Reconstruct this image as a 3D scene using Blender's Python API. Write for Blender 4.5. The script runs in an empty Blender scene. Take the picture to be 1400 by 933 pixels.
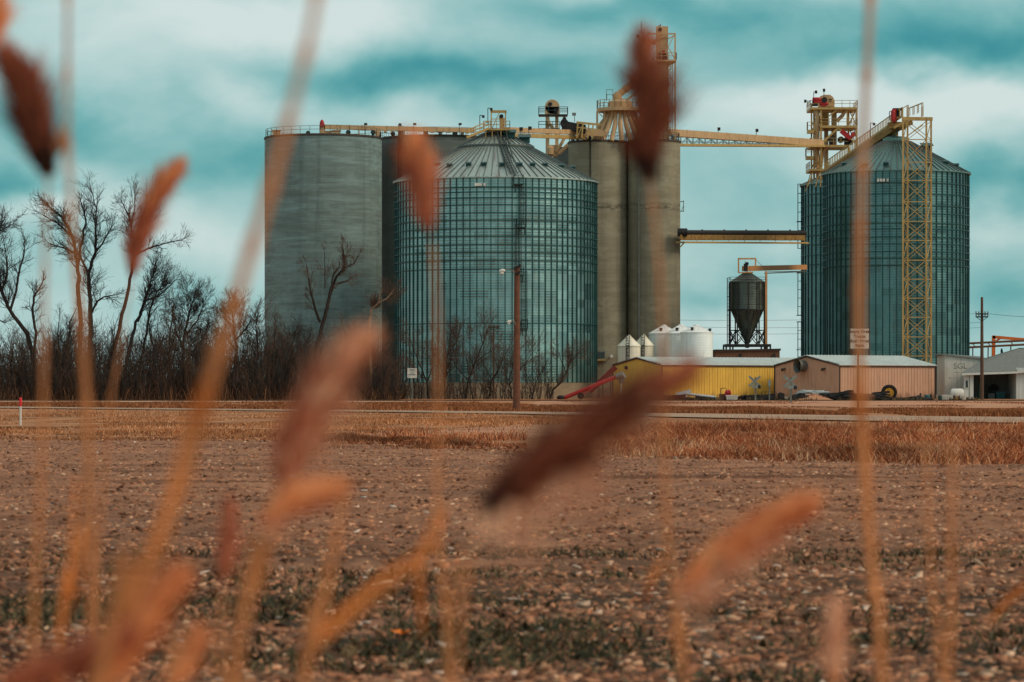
import bpy, math, random
import numpy as np
from mathutils import Vector, Matrix

S = bpy.context.scene
COL = S.collection
rng = random.Random(7)
NR = np.random.default_rng(11)
FPX, HX, HY, CAMH = 4500.0, 700.0, 530.0, 1.5     # focal length in photo pixels, horizon row, eye height

def P(px, py, D):
    """world point seen at photo pixel (px, py) at distance D"""
    return Vector(((px-HX)/FPX*D, D, CAMH+(HY-py)/FPX*D))
def X(px, D): return (px-HX)/FPX*D
def Z(py, D): return CAMH+(HY-py)/FPX*D
def lin(r, g, b):
    f = lambda c: ((c/255+.055)/1.055)**2.4 if c > 10 else c/255/12.92
    return (f(r), f(g), f(b))

# ------------------------------------------------------------------ mesh builder
class MB:
    def __init__(s): s.v = []; s.f = []; s.m = []; s.mi = 0
    def add(s, vs, fs):
        b = len(s.v); s.v += [tuple(v) for v in vs]
        s.f += [tuple(b+i for i in f) for f in fs]; s.m += [s.mi]*len(fs)
    def box(s, x0, x1, y0, y1, z0, z1):
        s.add([(x0,y0,z0),(x1,y0,z0),(x1,y1,z0),(x0,y1,z0),(x0,y0,z1),(x1,y0,z1),(x1,y1,z1),(x0,y1,z1)],
              [(0,3,2,1),(4,5,6,7),(0,1,5,4),(1,2,6,5),(2,3,7,6),(3,0,4,7)])
    def beam(s, p, q, w, h=None):
        p, q = Vector(p), Vector(q); h = h or w
        d = q-p
        if d.length < 1e-6: return
        d.normalize()
        a = d.cross(Vector((0,0,1)))
        if a.length < 1e-3: a = Vector((1,0,0))
        a.normalize(); u = a.cross(d); a = a*(w/2); u = u*(h/2)
        s.add([p-a-u, p+a-u, p+a+u, p-a+u, q-a-u, q+a-u, q+a+u, q-a+u],
              [(0,3,2,1),(4,5,6,7),(0,1,5,4),(1,2,6,5),(2,3,7,6),(3,0,4,7)])
    def tube(s, pts, rad, n=6, cap=True):
        pts = [Vector(p) for p in pts]; k = len(pts)
        if not hasattr(rad, '__len__'): rad = [rad]*k
        vs = []; ref = Vector((.31,.87,.11))
        for i, p in enumerate(pts):
            d = (pts[min(i+1,k-1)]-pts[max(i-1,0)])
            if d.length < 1e-9: d = Vector((0,0,1))
            d.normalize(); a = d.cross(ref)
            if a.length < 1e-3: a = d.cross(Vector((1,0,0)))
            a.normalize(); b = d.cross(a)
            for j in range(n):
                t = 2*math.pi*j/n
                vs.append(p+(a*math.cos(t)+b*math.sin(t))*rad[i])
        fs = [(i*n+j, i*n+(j+1)%n, (i+1)*n+(j+1)%n, (i+1)*n+j) for i in range(k-1) for j in range(n)]
        if cap and n > 3: fs += [tuple(range(n-1,-1,-1)), tuple((k-1)*n+j for j in range(n))]
        s.add(vs, fs)
    def lathe(s, cx, cy, prof, n=48, axis='z', cz=0, cap=True):
        vs = []
        for r, h in prof:
            for j in range(n):
                t = 2*math.pi*j/n; a, b = r*math.cos(t), r*math.sin(t)
                vs.append((cx+a, cy+b, h) if axis == 'z' else ((cx+a, cy+h, cz+b) if axis == 'y' else (cx+h, cy+a, cz+b)))
        k = len(prof)
        fs = [(i*n+j, i*n+(j+1)%n, (i+1)*n+(j+1)%n, (i+1)*n+j) for i in range(k-1) for j in range(n)]
        if cap: fs += [tuple(range(n-1,-1,-1)), tuple((k-1)*n+j for j in range(n))]
        s.add(vs, fs)
    def ring(s, cx, cy, z, r0, r1, h, n=72):
        s.lathe(cx, cy, [(r0,z-h/2),(r1,z-h/2),(r1,z+h/2),(r0,z+h/2),(r0,z-h/2)], n, cap=False)
    def poly(s, pts): s.add(pts, [tuple(range(len(pts)))])
    def slab(s, pts, t):
        """polygon given a thickness t along its normal (towards -n)"""
        pts = [Vector(p) for p in pts]; k = len(pts)
        n = (pts[1]-pts[0]).cross(pts[2]-pts[0]).normalized()
        lo = [p-n*t for p in pts]
        s.add(pts+lo, [tuple(range(k)), tuple(range(2*k-1,k-1,-1))]+[(i, k+i, k+(i+1)%k, (i+1)%k) for i in range(k)])
    def rail(s, pts, h=1.1, t=.05, every=1.6, rails=(1.0,.55)):
        pts = [Vector(p) for p in pts]
        for a, b in zip(pts, pts[1:]):
            L = (b-a).length; k = max(1, round(L/every))
            for i in range(k+1):
                q = a.lerp(b, i/k); s.beam(q, q+Vector((0,0,h)), t)
            for f in rails: s.beam(a+Vector((0,0,h*f)), b+Vector((0,0,h*f)), t)
    def lattice(s, a, b, off, n, t, chord=None):
        """flat truss panel between line a-b and the same line moved by off"""
        a, b, off = Vector(a), Vector(b), Vector(off); chord = chord or t*1.6
        s.beam(a, b, chord); s.beam(a+off, b+off, chord)
        for i in range(n+1):
            q = a.lerp(b, i/n); s.beam(q, q+off, t)
            if i < n:
                r = a.lerp(b, (i+1)/n)
                if i % 2: s.beam(q+off, r, t)
                else: s.beam(q, r+off, t)
    def ladder(s, a, b, w, cage=0, t=.05, step=.6, side=Vector((1,0,0)), out=Vector((0,-1,0))):
        a, b = Vector(a), Vector(b); sd = side*(w/2)
        s.beam(a-sd, b-sd, t); s.beam(a+sd, b+sd, t)
        k = int((b-a).length/step)
        for i in range(k+1):
            q = a.lerp(b, i/max(k,1)); s.beam(q-sd, q+sd, t*.7)
        if cage:
            for f in (-1,0,1):
                o = out*cage+side*(f*cage*.55); s.beam(a+o, b+o, t*.8)
            k = int((b-a).length/1.2)
            for i in range(k+1):
                q = a.lerp(b, i/max(k,1)); c = [q-sd, q+out*cage-side*cage*.55, q+out*cage+side*cage*.55, q+sd]
                for u, v in zip(c, c[1:]): s.beam(u, v, t*.8)

def wloc(o):
    v = Vector(o.location)
    while o.parent is not None: o = o.parent; v += o.location
    return v
def mesh_of(name, mb, mats, org, smooth=None):
    me = bpy.data.meshes.new(name)
    me.from_pydata([(v[0]-org.x, v[1]-org.y, v[2]-org.z) for v in mb.v], [], mb.f)
    for m in (mats if isinstance(mats, (list, tuple)) else [mats]): me.materials.append(m)
    if any(mb.m): me.polygons.foreach_set('material_index', mb.m)
    if smooth is not None:
        me.polygons.foreach_set('use_smooth', [True]*len(me.polygons)); me.set_sharp_from_angle(angle=math.radians(smooth))
    me.update(); return me
def tag(o, label=None, cat=None, group=None, kind=None):
    if label: o['label'] = label
    if cat: o['category'] = cat
    if group: o['group'] = group
    if kind: o['kind'] = kind
    return o
def thing(name, label, cat, loc, group=None):
    o = bpy.data.objects.new(name, None); o.location = loc; o.empty_display_size = .2; COL.objects.link(o)
    return tag(o, label, cat, group)
def part(name, mb, mats, parent, label=None, smooth=None):
    o = bpy.data.objects.new(name, mesh_of(name, mb, mats, wloc(parent), smooth)); COL.objects.link(o); o.parent = parent
    return tag(o, label)
def solo(name, mb, mats, label, cat, loc, group=None, smooth=None, kind=None):
    o = bpy.data.objects.new(name, mesh_of(name, mb, mats, Vector(loc), smooth)); o.location = loc; COL.objects.link(o)
    return tag(o, label, cat, group, kind)
def np_mesh(name, V, F, mat, loc=(0,0,0)):
    """V (n,3), F (m,k) arrays"""
    me = bpy.data.meshes.new(name); n, (m, k) = len(V), F.shape
    me.vertices.add(n); me.vertices.foreach_set('co', V.astype(np.float32).ravel())
    me.loops.add(m*k); me.loops.foreach_set('vertex_index', F.astype(np.int32).ravel())
    me.polygons.add(m); me.polygons.foreach_set('loop_start', np.arange(0, m*k, k, dtype=np.int32))
    me.update(calc_edges=True); me.validate()
    me.materials.append(mat)
    o = bpy.data.objects.new(name, me); o.location = loc; COL.objects.link(o); return o

# ------------------------------------------------------------------ materials
class NT:
    def __init__(s, nt): s.nt = nt
    def n(s, t, **kw):
        x = s.nt.nodes.new(t)
        for k, v in kw.items():
            if k.startswith('i_'):
                x.inputs[int(k[2:]) if k[2:].isdigit() else k[2:].replace('_', ' ')].default_value = v
            else: setattr(x, k, v)
        return x
    def l(s, a, b): s.nt.links.new(a, b)
    def math(s, op, a, b=None, c=None, clamp=False):
        x = s.nt.nodes.new('ShaderNodeMath'); x.operation = op; x.use_clamp = clamp
        for i, v in enumerate((a, b, c)):
            if v is None: continue
            if isinstance(v, (int, float)): x.inputs[i].default_value = v
            else: s.l(v, x.inputs[i])
        return x.outputs[0]
    def mix(s, f, a, b, mode='MIX'):
        x = s.nt.nodes.new('ShaderNodeMix'); x.data_type = 'RGBA'; x.blend_type = mode
        for i, v in ((0, f), (6, a), (7, b)):
            if isinstance(v, (int, float)): x.inputs[i].default_value = v
            elif isinstance(v, tuple): x.inputs[i].default_value = (*v[:3], 1)
            else: s.l(v, x.inputs[i])
        return x.outputs[2]
    def ramp(s, f, stops, interp='LINEAR'):
        x = s.nt.nodes.new('ShaderNodeValToRGB'); r = x.color_ramp; r.interpolation = interp
        while len(r.elements) < len(stops): r.elements.new(.5)
        for e, (p, c) in zip(r.elements, stops):
            e.position = p; e.color = (*c, 1) if isinstance(c, tuple) else (c, c, c, 1)
        s.l(f, x.inputs[0]); return x.outputs[0]
    def noise(s, vec, scale, detail=4, rough=.55, dist=0):
        x = s.nt.nodes.new('ShaderNodeTexNoise'); x.inputs['Scale'].default_value = scale; x.inputs['Detail'].default_value = detail
        x.inputs['Roughness'].default_value = rough; x.inputs['Distortion'].default_value = dist
        if vec is not None: s.l(vec, x.inputs['Vector'])
        return x.outputs['Fac']
    def scaled(s, vec, sc):
        x = s.nt.nodes.new('ShaderNodeVectorMath'); x.operation = 'MULTIPLY'; s.l(vec, x.inputs[0]); x.inputs[1].default_value = sc
        return x.outputs[0]

def base_mat(name, rough=.7, metal=0.0, spec=.4):
    m = bpy.data.materials.new(name); m.use_nodes = True
    g = NT(m.node_tree); b = m.node_tree.nodes['Principled BSDF']
    b.inputs['Roughness'].default_value = rough; b.inputs['Metallic'].default_value = metal
    b.inputs['Specular IOR Level'].default_value = spec
    pos = g.n('ShaderNodeNewGeometry').outputs['Position']
    return m, g, b, pos
def bump(g, b, h, strength, dist):
    x = g.n('ShaderNodeBump'); x.inputs['Strength'].default_value = strength; x.inputs['Distance'].default_value = dist
    g.l(h, x.inputs['Height']); g.l(x.outputs[0], b.inputs['Normal'])
def mat(name, col, rough=.7, metal=0., var=.25, scale=1.5, dirt=None, dirt_amt=.35, streak=True, spec=.35, splash=False):
    """painted or plain surface with blotchy wear, vertical streaks of dirt and uneven gloss"""
    m, g, b, pos = base_mat(name, rough, metal, spec)
    n1 = g.noise(pos, scale, 5)
    st = g.noise(g.scaled(pos, (3.2, 3.2, .22 if streak else 3.2)), 1.0, 4)
    d = dirt or tuple(c*.35 for c in col)
    c = g.mix(g.ramp(n1, [(.3, 0.), (.75, 1.)]), tuple(x*(1-var) for x in col), tuple(min(1, x*(1+var)) for x in col))
    c = g.mix(g.math('MULTIPLY', g.ramp(st, [(.48, 0.), (.75, 1.)]), dirt_amt), c, d)
    if splash:
        sz = g.n('ShaderNodeSeparateXYZ'); g.l(pos, sz.inputs[0])
        h = g.math('SUBTRACT', g.math('MULTIPLY', g.noise(g.scaled(pos, (1.3, 1.3, .6)), 1., 5, .65), 2.6), g.math('ADD', sz.outputs[2], .45))
        c = g.mix(g.math('MULTIPLY', g.math('MULTIPLY', h, 1.6, clamp=True), .6), c, lin(120,84,62))
    g.l(c, b.inputs['Base Color'])
    g.l(g.math('ADD', g.math('MULTIPLY', n1, .3), rough-.15, clamp=True), b.inputs['Roughness'])
    return m
def island_mat(name, stops, rough=.85, spec=.2, extra=None, trans=0):
    m, g, b, pos = base_mat(name, rough, 0, spec)
    geo = g.n('ShaderNodeNewGeometry')
    c = g.ramp(geo.outputs['Random Per Island'], stops)
    if extra:
        sc, lo, hi = extra
        c = g.mix(1., c, g.ramp(g.noise(pos, sc, 3), [(.35, lo), (.65, hi)]), 'MULTIPLY')
    g.l(c, b.inputs['Base Color'])
    return m
def concrete_mat(name, col, warm, band):
    m, g, b, pos = base_mat(name, .88, 0, .2)
    oc = g.n('ShaderNodeTexCoord').outputs['Object']
    fine = g.noise(g.scaled(oc, (.2, .2, 2.3)), 1.0, 6, .7)            # slip-form lifts
    lift = g.noise(g.scaled(oc, (.03, .03, .9)), 1.0, 3, .6)
    stain = g.noise(g.scaled(oc, (.8, .8, .05)), 1.0, 5, .6)
    blot = g.noise(oc, .12, 5, .6)
    c = g.mix(g.ramp(fine, [(.3, 0.), (.7, 1.)]), tuple(x*(1-band) for x in col), tuple(x*(1+band) for x in col))
    c = g.mix(g.math('MULTIPLY', g.ramp(lift, [(.4, 0.), (.62, 1.)]), .45), c, warm)
    c = g.mix(g.math('MULTIPLY', g.ramp(stain, [(.48, 0.), (.7, 1.)]), .6), c, tuple(x*.5 for x in col))
    pt = g.noise(g.scaled(oc, (.22, .22, .5)), 1.0, 6, .7); c = g.mix(g.math('MULTIPLY', g.ramp(pt, [(.52, 0.), (.56, 1.)]), .28), c, tuple(min(1, x*1.5) for x in col))
    ck = g.noise(g.scaled(oc, (.5, .5, 1.1)), 1.0, 6, .75); c = g.mix(g.math('MULTIPLY', g.ramp(ck, [(.70, 0.), (.715, 1.)]), .7), c, tuple(x*.3 for x in col))
    c = g.mix(g.ramp(blot, [(.3, .0), (.8, .4)]), c, warm)
    x = g.n('ShaderNodeTexBrick', offset=.5); x.inputs['Scale'].default_value = 1
    g.l(c, b.inputs['Base Color']); bump(g, b, fine, .5, .08)
    g.nt.nodes.remove(x)
    return m
def dark_patch_concrete(name, col, warm, band, zc):
    """as concrete, with a ragged dark weathering band round the wall at height zc"""
    m = concrete_mat(name, col, warm, band); g = NT(m.node_tree); b = m.node_tree.nodes['Principled BSDF']
    src = b.inputs['Base Color'].links[0].from_socket
    oc = g.n('ShaderNodeTexCoord').outputs['Object']; sp = g.n('ShaderNodeSeparateXYZ'); g.l(oc, sp.inputs[0])
    w = g.math('ABSOLUTE', g.math('SUBTRACT', sp.outputs[2], zc))
    w = g.math('SUBTRACT', 1.0, g.math('DIVIDE', w, .9), clamp=True)
    k = g.math('MULTIPLY', w, g.ramp(g.noise(g.scaled(oc, (.7, .7, 2.2)), 1, 5, .65), [(.48, 0.), (.6, 1.)]))
    g.l(g.mix(g.math('MULTIPLY', k, .8), src, tuple(x*.2 for x in col)), b.inputs['Base Color'])
    return m
def sheet_steel(name, col, rough, nper, hz, var=.18, metal=.8, rust=0.):
    """galvanised sheets round a bin: each sheet weathers to its own tone"""
    m, g, b, pos = base_mat(name, rough, metal, .5)
    oc = g.n('ShaderNodeTexCoord').outputs['Object']; sp = g.n('ShaderNodeSeparateXYZ'); g.l(oc, sp.inputs[0])
    ang = g.math('MULTIPLY', g.math('ARCTAN2', sp.outputs[0], sp.outputs[1]), nper/(2*math.pi))
    ia, iz = g.math('FLOOR', ang), g.math('FLOOR', g.math('DIVIDE', sp.outputs[2], hz))
    cb = g.n('ShaderNodeCombineXYZ'); g.l(ia, cb.inputs[0]); g.l(iz, cb.inputs[1])
    wn = g.n('ShaderNodeTexWhiteNoise', noise_dimensions='3D'); g.l(cb.outputs[0], wn.inputs['Vector'])
    n1 = g.noise(oc, .35, 5, .6); st = g.noise(g.scaled(oc, (2.4, 2.4, .12)), 1, 4)
    f = g.math('ADD', g.math('MULTIPLY', wn.outputs['Value'], .75), g.math('MULTIPLY', n1, .5))
    c = g.mix(f, tuple(x*(1-var) for x in col), tuple(min(1, x*(1+var)) for x in col))
    c = g.mix(g.math('MULTIPLY', g.ramp(st, [(.5, 0.), (.8, 1.)]), .5), c, tuple(x*.5 for x in col))
    if rust:
        cb2 = g.n('ShaderNodeCombineXYZ'); g.l(g.math('MULTIPLY', ang, 1.7), cb2.inputs[0]); g.l(g.math('MULTIPLY', sp.outputs[2], .35), cb2.inputs[1])
        rn = g.noise(cb2.outputs[0], 1.0, 4, .6)
        c = g.mix(g.math('MULTIPLY', g.ramp(rn, [(.54, 0.), (.7, 1.)]), rust), c, lin(120,70,45))
    # horizontal corrugation
    w = g.math('SINE', g.math('MULTIPLY', sp.outputs[2], 2*math.pi/.36))
    g.l(c, b.inputs['Base Color'])
    g.l(g.math('ADD', g.math('MULTIPLY', wn.outputs['Value'], .16), rough-.08), b.inputs['Roughness'])
    bump(g, b, w, .25, .02)
    return m
# ------------------------------------------------------------------ camera, sky, sun
cam = bpy.data.cameras.new('camera'); co = bpy.data.objects.new('camera', cam); COL.objects.link(co)
co.location = (0, 0, CAMH); co.rotation_euler = (math.pi/2, 0, 0)
cam.sensor_width = 36; cam.lens = FPX/1400*36; cam.shift_y = (HY-466.5)/1400
cam.clip_start = .1; cam.clip_end = 30000
cam.dof.use_dof = True; cam.dof.focus_distance = 400; cam.dof.aperture_fstop = 5.2
S.camera = co
vs = S.view_settings; vs.view_transform = 'Standard'; vs.look = 'None'; vs.exposure = .13; vs.gamma = 1; vs.use_curve_mapping = False

SUN_AZ, SUN_EL = math.radians(68), math.radians(36)     # azimuth from straight behind the camera towards the right
sd = Vector((math.sin(SUN_AZ)*math.cos(SUN_EL), -math.cos(SUN_AZ)*math.cos(SUN_EL), math.sin(SUN_EL)))
sl = bpy.data.lights.new('sun', 'SUN'); sl.energy = 1.5; sl.angle = math.radians(20); sl.color = (1, .80, .58)
so = bpy.data.objects.new('sun', sl); so.location = (60, -60, 80); COL.objects.link(so)
so.rotation_euler = sd.to_track_quat('Z', 'Y').to_euler()

w = bpy.data.worlds.new('World'); S.world = w; w.use_nodes = True
g = NT(w.node_tree); bg = w.node_tree.nodes['Background']
sky = g.n('ShaderNodeTexSky'); sky.sky_type = 'NISHITA'; sky.sun_disc = False
sky.sun_elevation = SUN_EL; sky.sun_rotation = math.atan2(sd.x, sd.y)
dirv = g.n('ShaderNodeTexCoord').outputs['Generated']
sp = g.n('ShaderNodeSeparateXYZ'); g.l(dirv, sp.inputs[0])
az = g.math('ARCTAN2', sp.outputs[0], sp.outputs[1])
el = g.math('ARCSINE', sp.outputs[2])
cb = g.n('ShaderNodeCombineXYZ'); g.l(az, cb.inputs[0]); g.l(el, cb.inputs[1])
ae = cb.outputs[0]
wx = g.math('MULTIPLY', g.math('SUBTRACT', g.noise(g.scaled(ae, (18, 22, 1)), 1, 4, .5), .5), .06)
wy = g.math('MULTIPLY', g.math('SUBTRACT', g.noise(g.scaled(ae, (17, 21, 1)), 1.13, 4, .5), .5), .036)
azw, elw = g.math('ADD', az, wx), g.math('ADD', el, wy)
n_big = g.noise(g.scaled(ae, (15, 24, 1)), 1, 6, .52, .6)
n_fine = g.noise(g.scaled(ae, (36, 70, 1)), 1, 5, .55)
b = g.math('ADD', g.math('MULTIPLY', g.math('SUBTRACT', n_big, .5), .70), .678)
b = g.math('ADD', b, g.math('MULTIPLY', g.math('SUBTRACT', n_fine, .5), .20))
# cloud banks and gaps of this sky: photo x, y, half-widths, brightness
BANKS = [(250,40,240,66,.2),(110,160,140,36,-.36),(0,232,95,26,-.42),(300,135,90,28,.20),(330,222,120,34,-.26),(120,228,70,30,.14),
         (500,105,170,38,-.36),(720,115,160,34,-.26),(460,160,150,24,.12),(830,20,170,30,-.16),(760,10,120,20,-.1),(480,10,120,30,.18),
         (1330,66,190,42,-.36),(1130,85,170,26,-.22),(1050,20,240,28,-.2),(1300,140,200,36,.30),(1020,155,150,55,.16),
         (1380,255,90,46,-.42),(1290,205,80,30,.14),(1000,255,120,30,-.06),(985,405,90,30,-.20),(1000,350,120,20,.06),(1010,455,120,36,.22),
         (1370,400,90,40,-.22),(1360,320,60,24,.16),(60,340,130,40,-.10),(20,285,90,22,.14),(290,400,90,26,-.14),(290,330,70,28,.12),(210,290,60,26,.14)]
for px, py, sx, sy, am in BANKS:
    a0, e0 = math.atan((px-HX)/FPX), math.atan((HY-py)/FPX)
    u = g.math('DIVIDE', g.math('SUBTRACT', azw, a0), sx/FPX); v = g.math('DIVIDE', g.math('SUBTRACT', elw, e0), sy/FPX)
    r2 = g.math('ADD', g.math('MULTIPLY', u, u), g.math('MULTIPLY', v, v))
    b = g.math('ADD', b, g.math('MULTIPLY', g.math('POWER', 2.718, g.math('MULTIPLY', r2, -.8)), am*1.35))
low = g.ramp(b, [(0., (.004,.20,.25)), (.24, (.075,.33,.345)), (.45, (.19,.43,.435)), (.66, (.32,.525,.52)), (.86, (.49,.635,.62)), (1., (.61,.705,.685))], 'B_SPLINE')
# overhead the overcast is plainer and greyer
ov = g.ramp(g.noise(dirv, 3.5, 5, .6), [(.3, (.33,.40,.40)), (.7, (.60,.63,.61))])
t = g.n('ShaderNodeMapRange'); t.inputs['From Min'].default_value = .16; t.inputs['From Max'].default_value = .6; g.l(el, t.inputs['Value'])
clouds = g.mix(t.outputs[0], low, ov)
clouds = g.mix(1., clouds, (10., 10., 10.), 'MULTIPLY')
g.l(g.mix(.93, sky.outputs[0], clouds), bg.inputs['Color']); bg.inputs['Strength'].default_value = .1

# ------------------------------------------------------------------ ground sheets
def soil_mat():
    m, g, b, pos = base_mat('tilled soil', .95, 0, .15)
    n1 = g.noise(pos, 3.2, 6, .7); n2 = g.noise(pos, .35, 4, .6); n3 = g.noise(pos, 14, 5, .7)
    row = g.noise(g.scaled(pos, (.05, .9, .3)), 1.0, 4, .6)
    c = g.mix(g.ramp(n1, [(.3, 0.), (.7, 1.)]), lin(146,98,72), lin(214,154,118))
    c = g.mix(g.math('MULTIPLY', g.ramp(n3, [(.42, 0.), (.66, 1.)]), .4), c, lin(92,56,40))
    c = g.mix(g.math('MULTIPLY', g.ramp(n2, [(.42, 0.), (.66, 1.)]), .5), c, lin(120,92,78))
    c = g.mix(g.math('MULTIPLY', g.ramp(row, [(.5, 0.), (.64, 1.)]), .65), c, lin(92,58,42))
    # damp greenish patches towards the near headland
    sp = g.n('ShaderNodeSeparateXYZ'); g.l(pos, sp.inputs[0])
    near = g.n('ShaderNodeMapRange'); near.inputs['From Min'].default_value = 36; near.inputs['From Max'].default_value = 19; g.l(sp.outputs[1], near.inputs['Value'])
    wet = g.ramp(g.noise(pos, .9, 5, .65), [(.42, 0.), (.56, 1.)])
    c = g.mix(g.math('MULTIPLY', g.math('MULTIPLY', wet, near.outputs[0]), .95), c, lin(50,50,40))
    g.l(c, b.inputs['Base Color']); bump(g, b, g.noise(pos, 22, 6, .75), .9, .05); return m
def turf_mat(name, a, c_, d, sc=(1.2, .35, 1)):
    m, g, b, pos = base_mat(name, .95, 0, .1)
    n1 = g.noise(g.scaled(pos, sc), .6, 6, .65); n2 = g.noise(pos, 5, 5, .7); n3 = g.noise(g.scaled(pos, (.05, .16, 1)), 1, 4, .6)
    c = g.mix(g.ramp(n1, [(.35, 0.), (.65, 1.)]), a, c_)
    c = g.mix(g.math('MULTIPLY', g.ramp(n2, [(.42, 0.), (.66, 1.)]), .5), c, d)
    c = g.mix(g.math('MULTIPLY', g.ramp(n3, [(.5, 0.), (.66, 1.)]), .6), c, d)
    g.l(c, b.inputs['Base Color']); bump(g, b, n2, .8, .1); return m
M = {}
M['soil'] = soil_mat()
M['turf'] = turf_mat('dry turf', lin(168,112,76), lin(206,152,112), lin(108,66,42))
M['dirt'] = turf_mat('packed dirt', lin(190,136,104), lin(214,164,132), lin(150,100,74), (.3, .12, 1))
M['gravel'] = turf_mat('pale gravel', lin(190,160,134), lin(212,184,158), lin(150,118,96), (.3, .3, 1))
M['road'] = turf_mat('worn pale asphalt', lin(176,146,124), lin(196,166,142), lin(150,120,100), (.15, .5, 1))
M['ballast'] = turf_mat('ballast stones', lin(120,84,64), lin(150,106,82), lin(64,46,38), (2, 2, 1))

def sheet(name, pts, m, z):
    mb = MB(); mb.poly([(x, y, z) for x, y in pts]); return solo(name, mb, m, None, None, (0,0,0), kind='structure')
def gpt(px, py): D = CAMH*FPX/(py-HY); return ((px-HX)/FPX*D, D)
mb = MB(); mb.poly([(-9000,-9000,0),(9000,-9000,0),(9000,9000,0),(-9000,9000,0)])
solo('ground', mb, M['turf'], None, None, (0,0,0), kind='structure')
far = [(-300,555.5),(0,557),(400,561.3),(700,564),(1180,569.6),(1400,572),(1700,576)]
near = [(1700,586),(1400,580),(1180,577.2),(700,567),(400,563.2),(0,558.8),(-300,557)]
sheet('road', [gpt(*p) for p in near[::-1]]+[gpt(*p) for p in far[::-1]], M['road'], .06)
sheet('dirt_driveway', [gpt(*p) for p in [(410,593),(520,588.5),(640,585),(760,577),(830,568.8),(900,570.3),(880,576),(800,590),(730,600),(640,601),(520,598)]], M['dirt'], .012)
sheet('gravel_track', [gpt(*p) for p in [(-300,550.4),(620,550.4),(640,549.2),(-300,549)]], M['gravel'], .03)
sheet('dirt_lot', [gpt(*p) for p in [(700,556.5),(1050,557.5),(1700,560),(1700,549),(1060,548.3),(740,548.6)]], M['dirt'], .012)

def vnoise(x, y, seed):
    T = np.random.default_rng(seed).random((256, 256))
    xi, yi = np.floor(x).astype(int), np.floor(y).astype(int); fx, fy = x-xi, y-yi
    fx, fy = fx*fx*(3-2*fx), fy*fy*(3-2*fy)
    q = lambda i, j: T[(xi+i) & 255, (yi+j) & 255]
    return (q(0,0)*(1-fx)+q(1,0)*fx)*(1-fy)+(q(0,1)*(1-fx)+q(1,1)*fx)*fy-.5
def field_edge(px):  # photo row of the far edge of the tilled field
    return np.interp(px, [-4000,0,430,560,690,860,1100,1400,5000], [599,600.5,603,612,619,624,630,637,660])
def tracks(x, y):
    """old wheel ruts and the ridges they threw up"""
    z = 0*x
    for d, k in ((51.,.05),(49.,.05),(37.2,-.03),(35.2,-.03),(27.,.02)):
        u = (y-d-k*x)/.3; z = z-.07*np.exp(-u*u)+.045*np.exp(-(np.abs(u)-2)**2)
    return z
def soil_z(x, y):
    return .06+vnoise(x/3.1, y/3.1, 1)*.05+vnoise(x/.62, y/.62, 2)*.045+vnoise(x/.14, y/.14, 3)*.035+vnoise(x*0+.5, y/.76, 4)*.04+tracks(x, y)
tt = np.concatenate([np.linspace(-1.6,-.205,40), np.linspace(-.2,.2,420), np.linspace(.205,1.6,40)])
edge = CAMH*FPX/(field_edge(tt*FPX+HX)-HY)
rows = np.linspace(0, 1, 460)
DD = np.exp(np.log(9)+(np.log(edge)[None,:]-np.log(9))*rows[:,None]); XX = DD*tt[None,:]
ZZ = soil_z(XX, DD)*np.clip((1-rows)*30, .0, 1)[:,None]+.008
V = np.stack([XX, DD, ZZ], -1).reshape(-1, 3); nr, nc = DD.shape
i = (np.arange(nr-1)[:,None]*nc+np.arange(nc-1)[None,:]).ravel()
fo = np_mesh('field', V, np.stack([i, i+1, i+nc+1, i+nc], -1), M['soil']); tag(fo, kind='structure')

# clods, residue, weeds and dry grass: nobody could count them
M['clod'] = island_mat('soil clod', [(0., lin(78,54,42)), (.3, lin(136,94,73)), (.6, lin(182,124,94)), (.92, lin(212,156,120)), (1., lin(232,190,158))], .95, .1, (.8, .5, 1.2))
M['residue'] = island_mat('crop residue', [(0., lin(190,140,105)), (.6, lin(215,180,150)), (1., lin(225,205,190))], .8, .2)
M['weed'] = island_mat('low weeds', [(0., lin(44,46,36)), (.55, lin(72,70,50)), (1., lin(122,100,70))], .8, .2)
CUBE = np.array([(-1,-1,-1),(1,-1,-1),(1,1,-1),(-1,1,-1),(-1,-1,1),(1,-1,1),(1,1,1),(-1,1,1)], float)
CF = np.array([(0,3,2,1),(4,5,6,7),(0,1,5,4),(1,2,6,5),(2,3,7,6),(3,0,4,7)])
def scatter_field(n, d0, d1, pw, hw=.2):
    u = NR.random(n); D = d0*(d1/d0)**(u**pw); t = NR.uniform(-hw, hw, n)
    lim = CAMH*FPX/(field_edge(t*FPX+HX)-HY); ok = D < lim*NR.uniform(.97, 1.06, n)
    return D[ok]*t[ok], D[ok]
def lumps(name, n, d0, d1, pw, size, flat, m, label, cat, sel=None):
    x, y = scatter_field(n, d0, d1, pw)
    if sel is not None: k = sel(x, y); x, y = x[k], y[k]
    n = len(x); z = soil_z(x, y)
    s = size[0]*(size[1]/size[0])**(NR.random(n)**1.8)
    V = CUBE[None]*(1+NR.uniform(-.45,.45,(n,8,3)))*s[:,None,None]*.5
    V *= np.stack([NR.uniform(.8,1.9,n), NR.uniform(.7,1.3,n), NR.uniform(*flat,n)], -1)[:,None,:]
    a = NR.uniform(0, 6.28, n); ca, sa = np.cos(a)[:,None], np.sin(a)[:,None]
    V = np.stack([V[...,0]*ca-V[...,1]*sa, V[...,0]*sa+V[...,1]*ca, V[...,2]+NR.uniform(-.6,.6,n)[:,None]*V[...,0]], -1)
    V += np.stack([x, y, z+s*.04], -1)[:,None,:]
    F = (CF[None]+np.arange(n)[:,None,None]*8).reshape(-1, 4)
    o = np_mesh(name, V.reshape(-1,3), F, m); tag(o, label, cat, kind='stuff')
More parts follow.
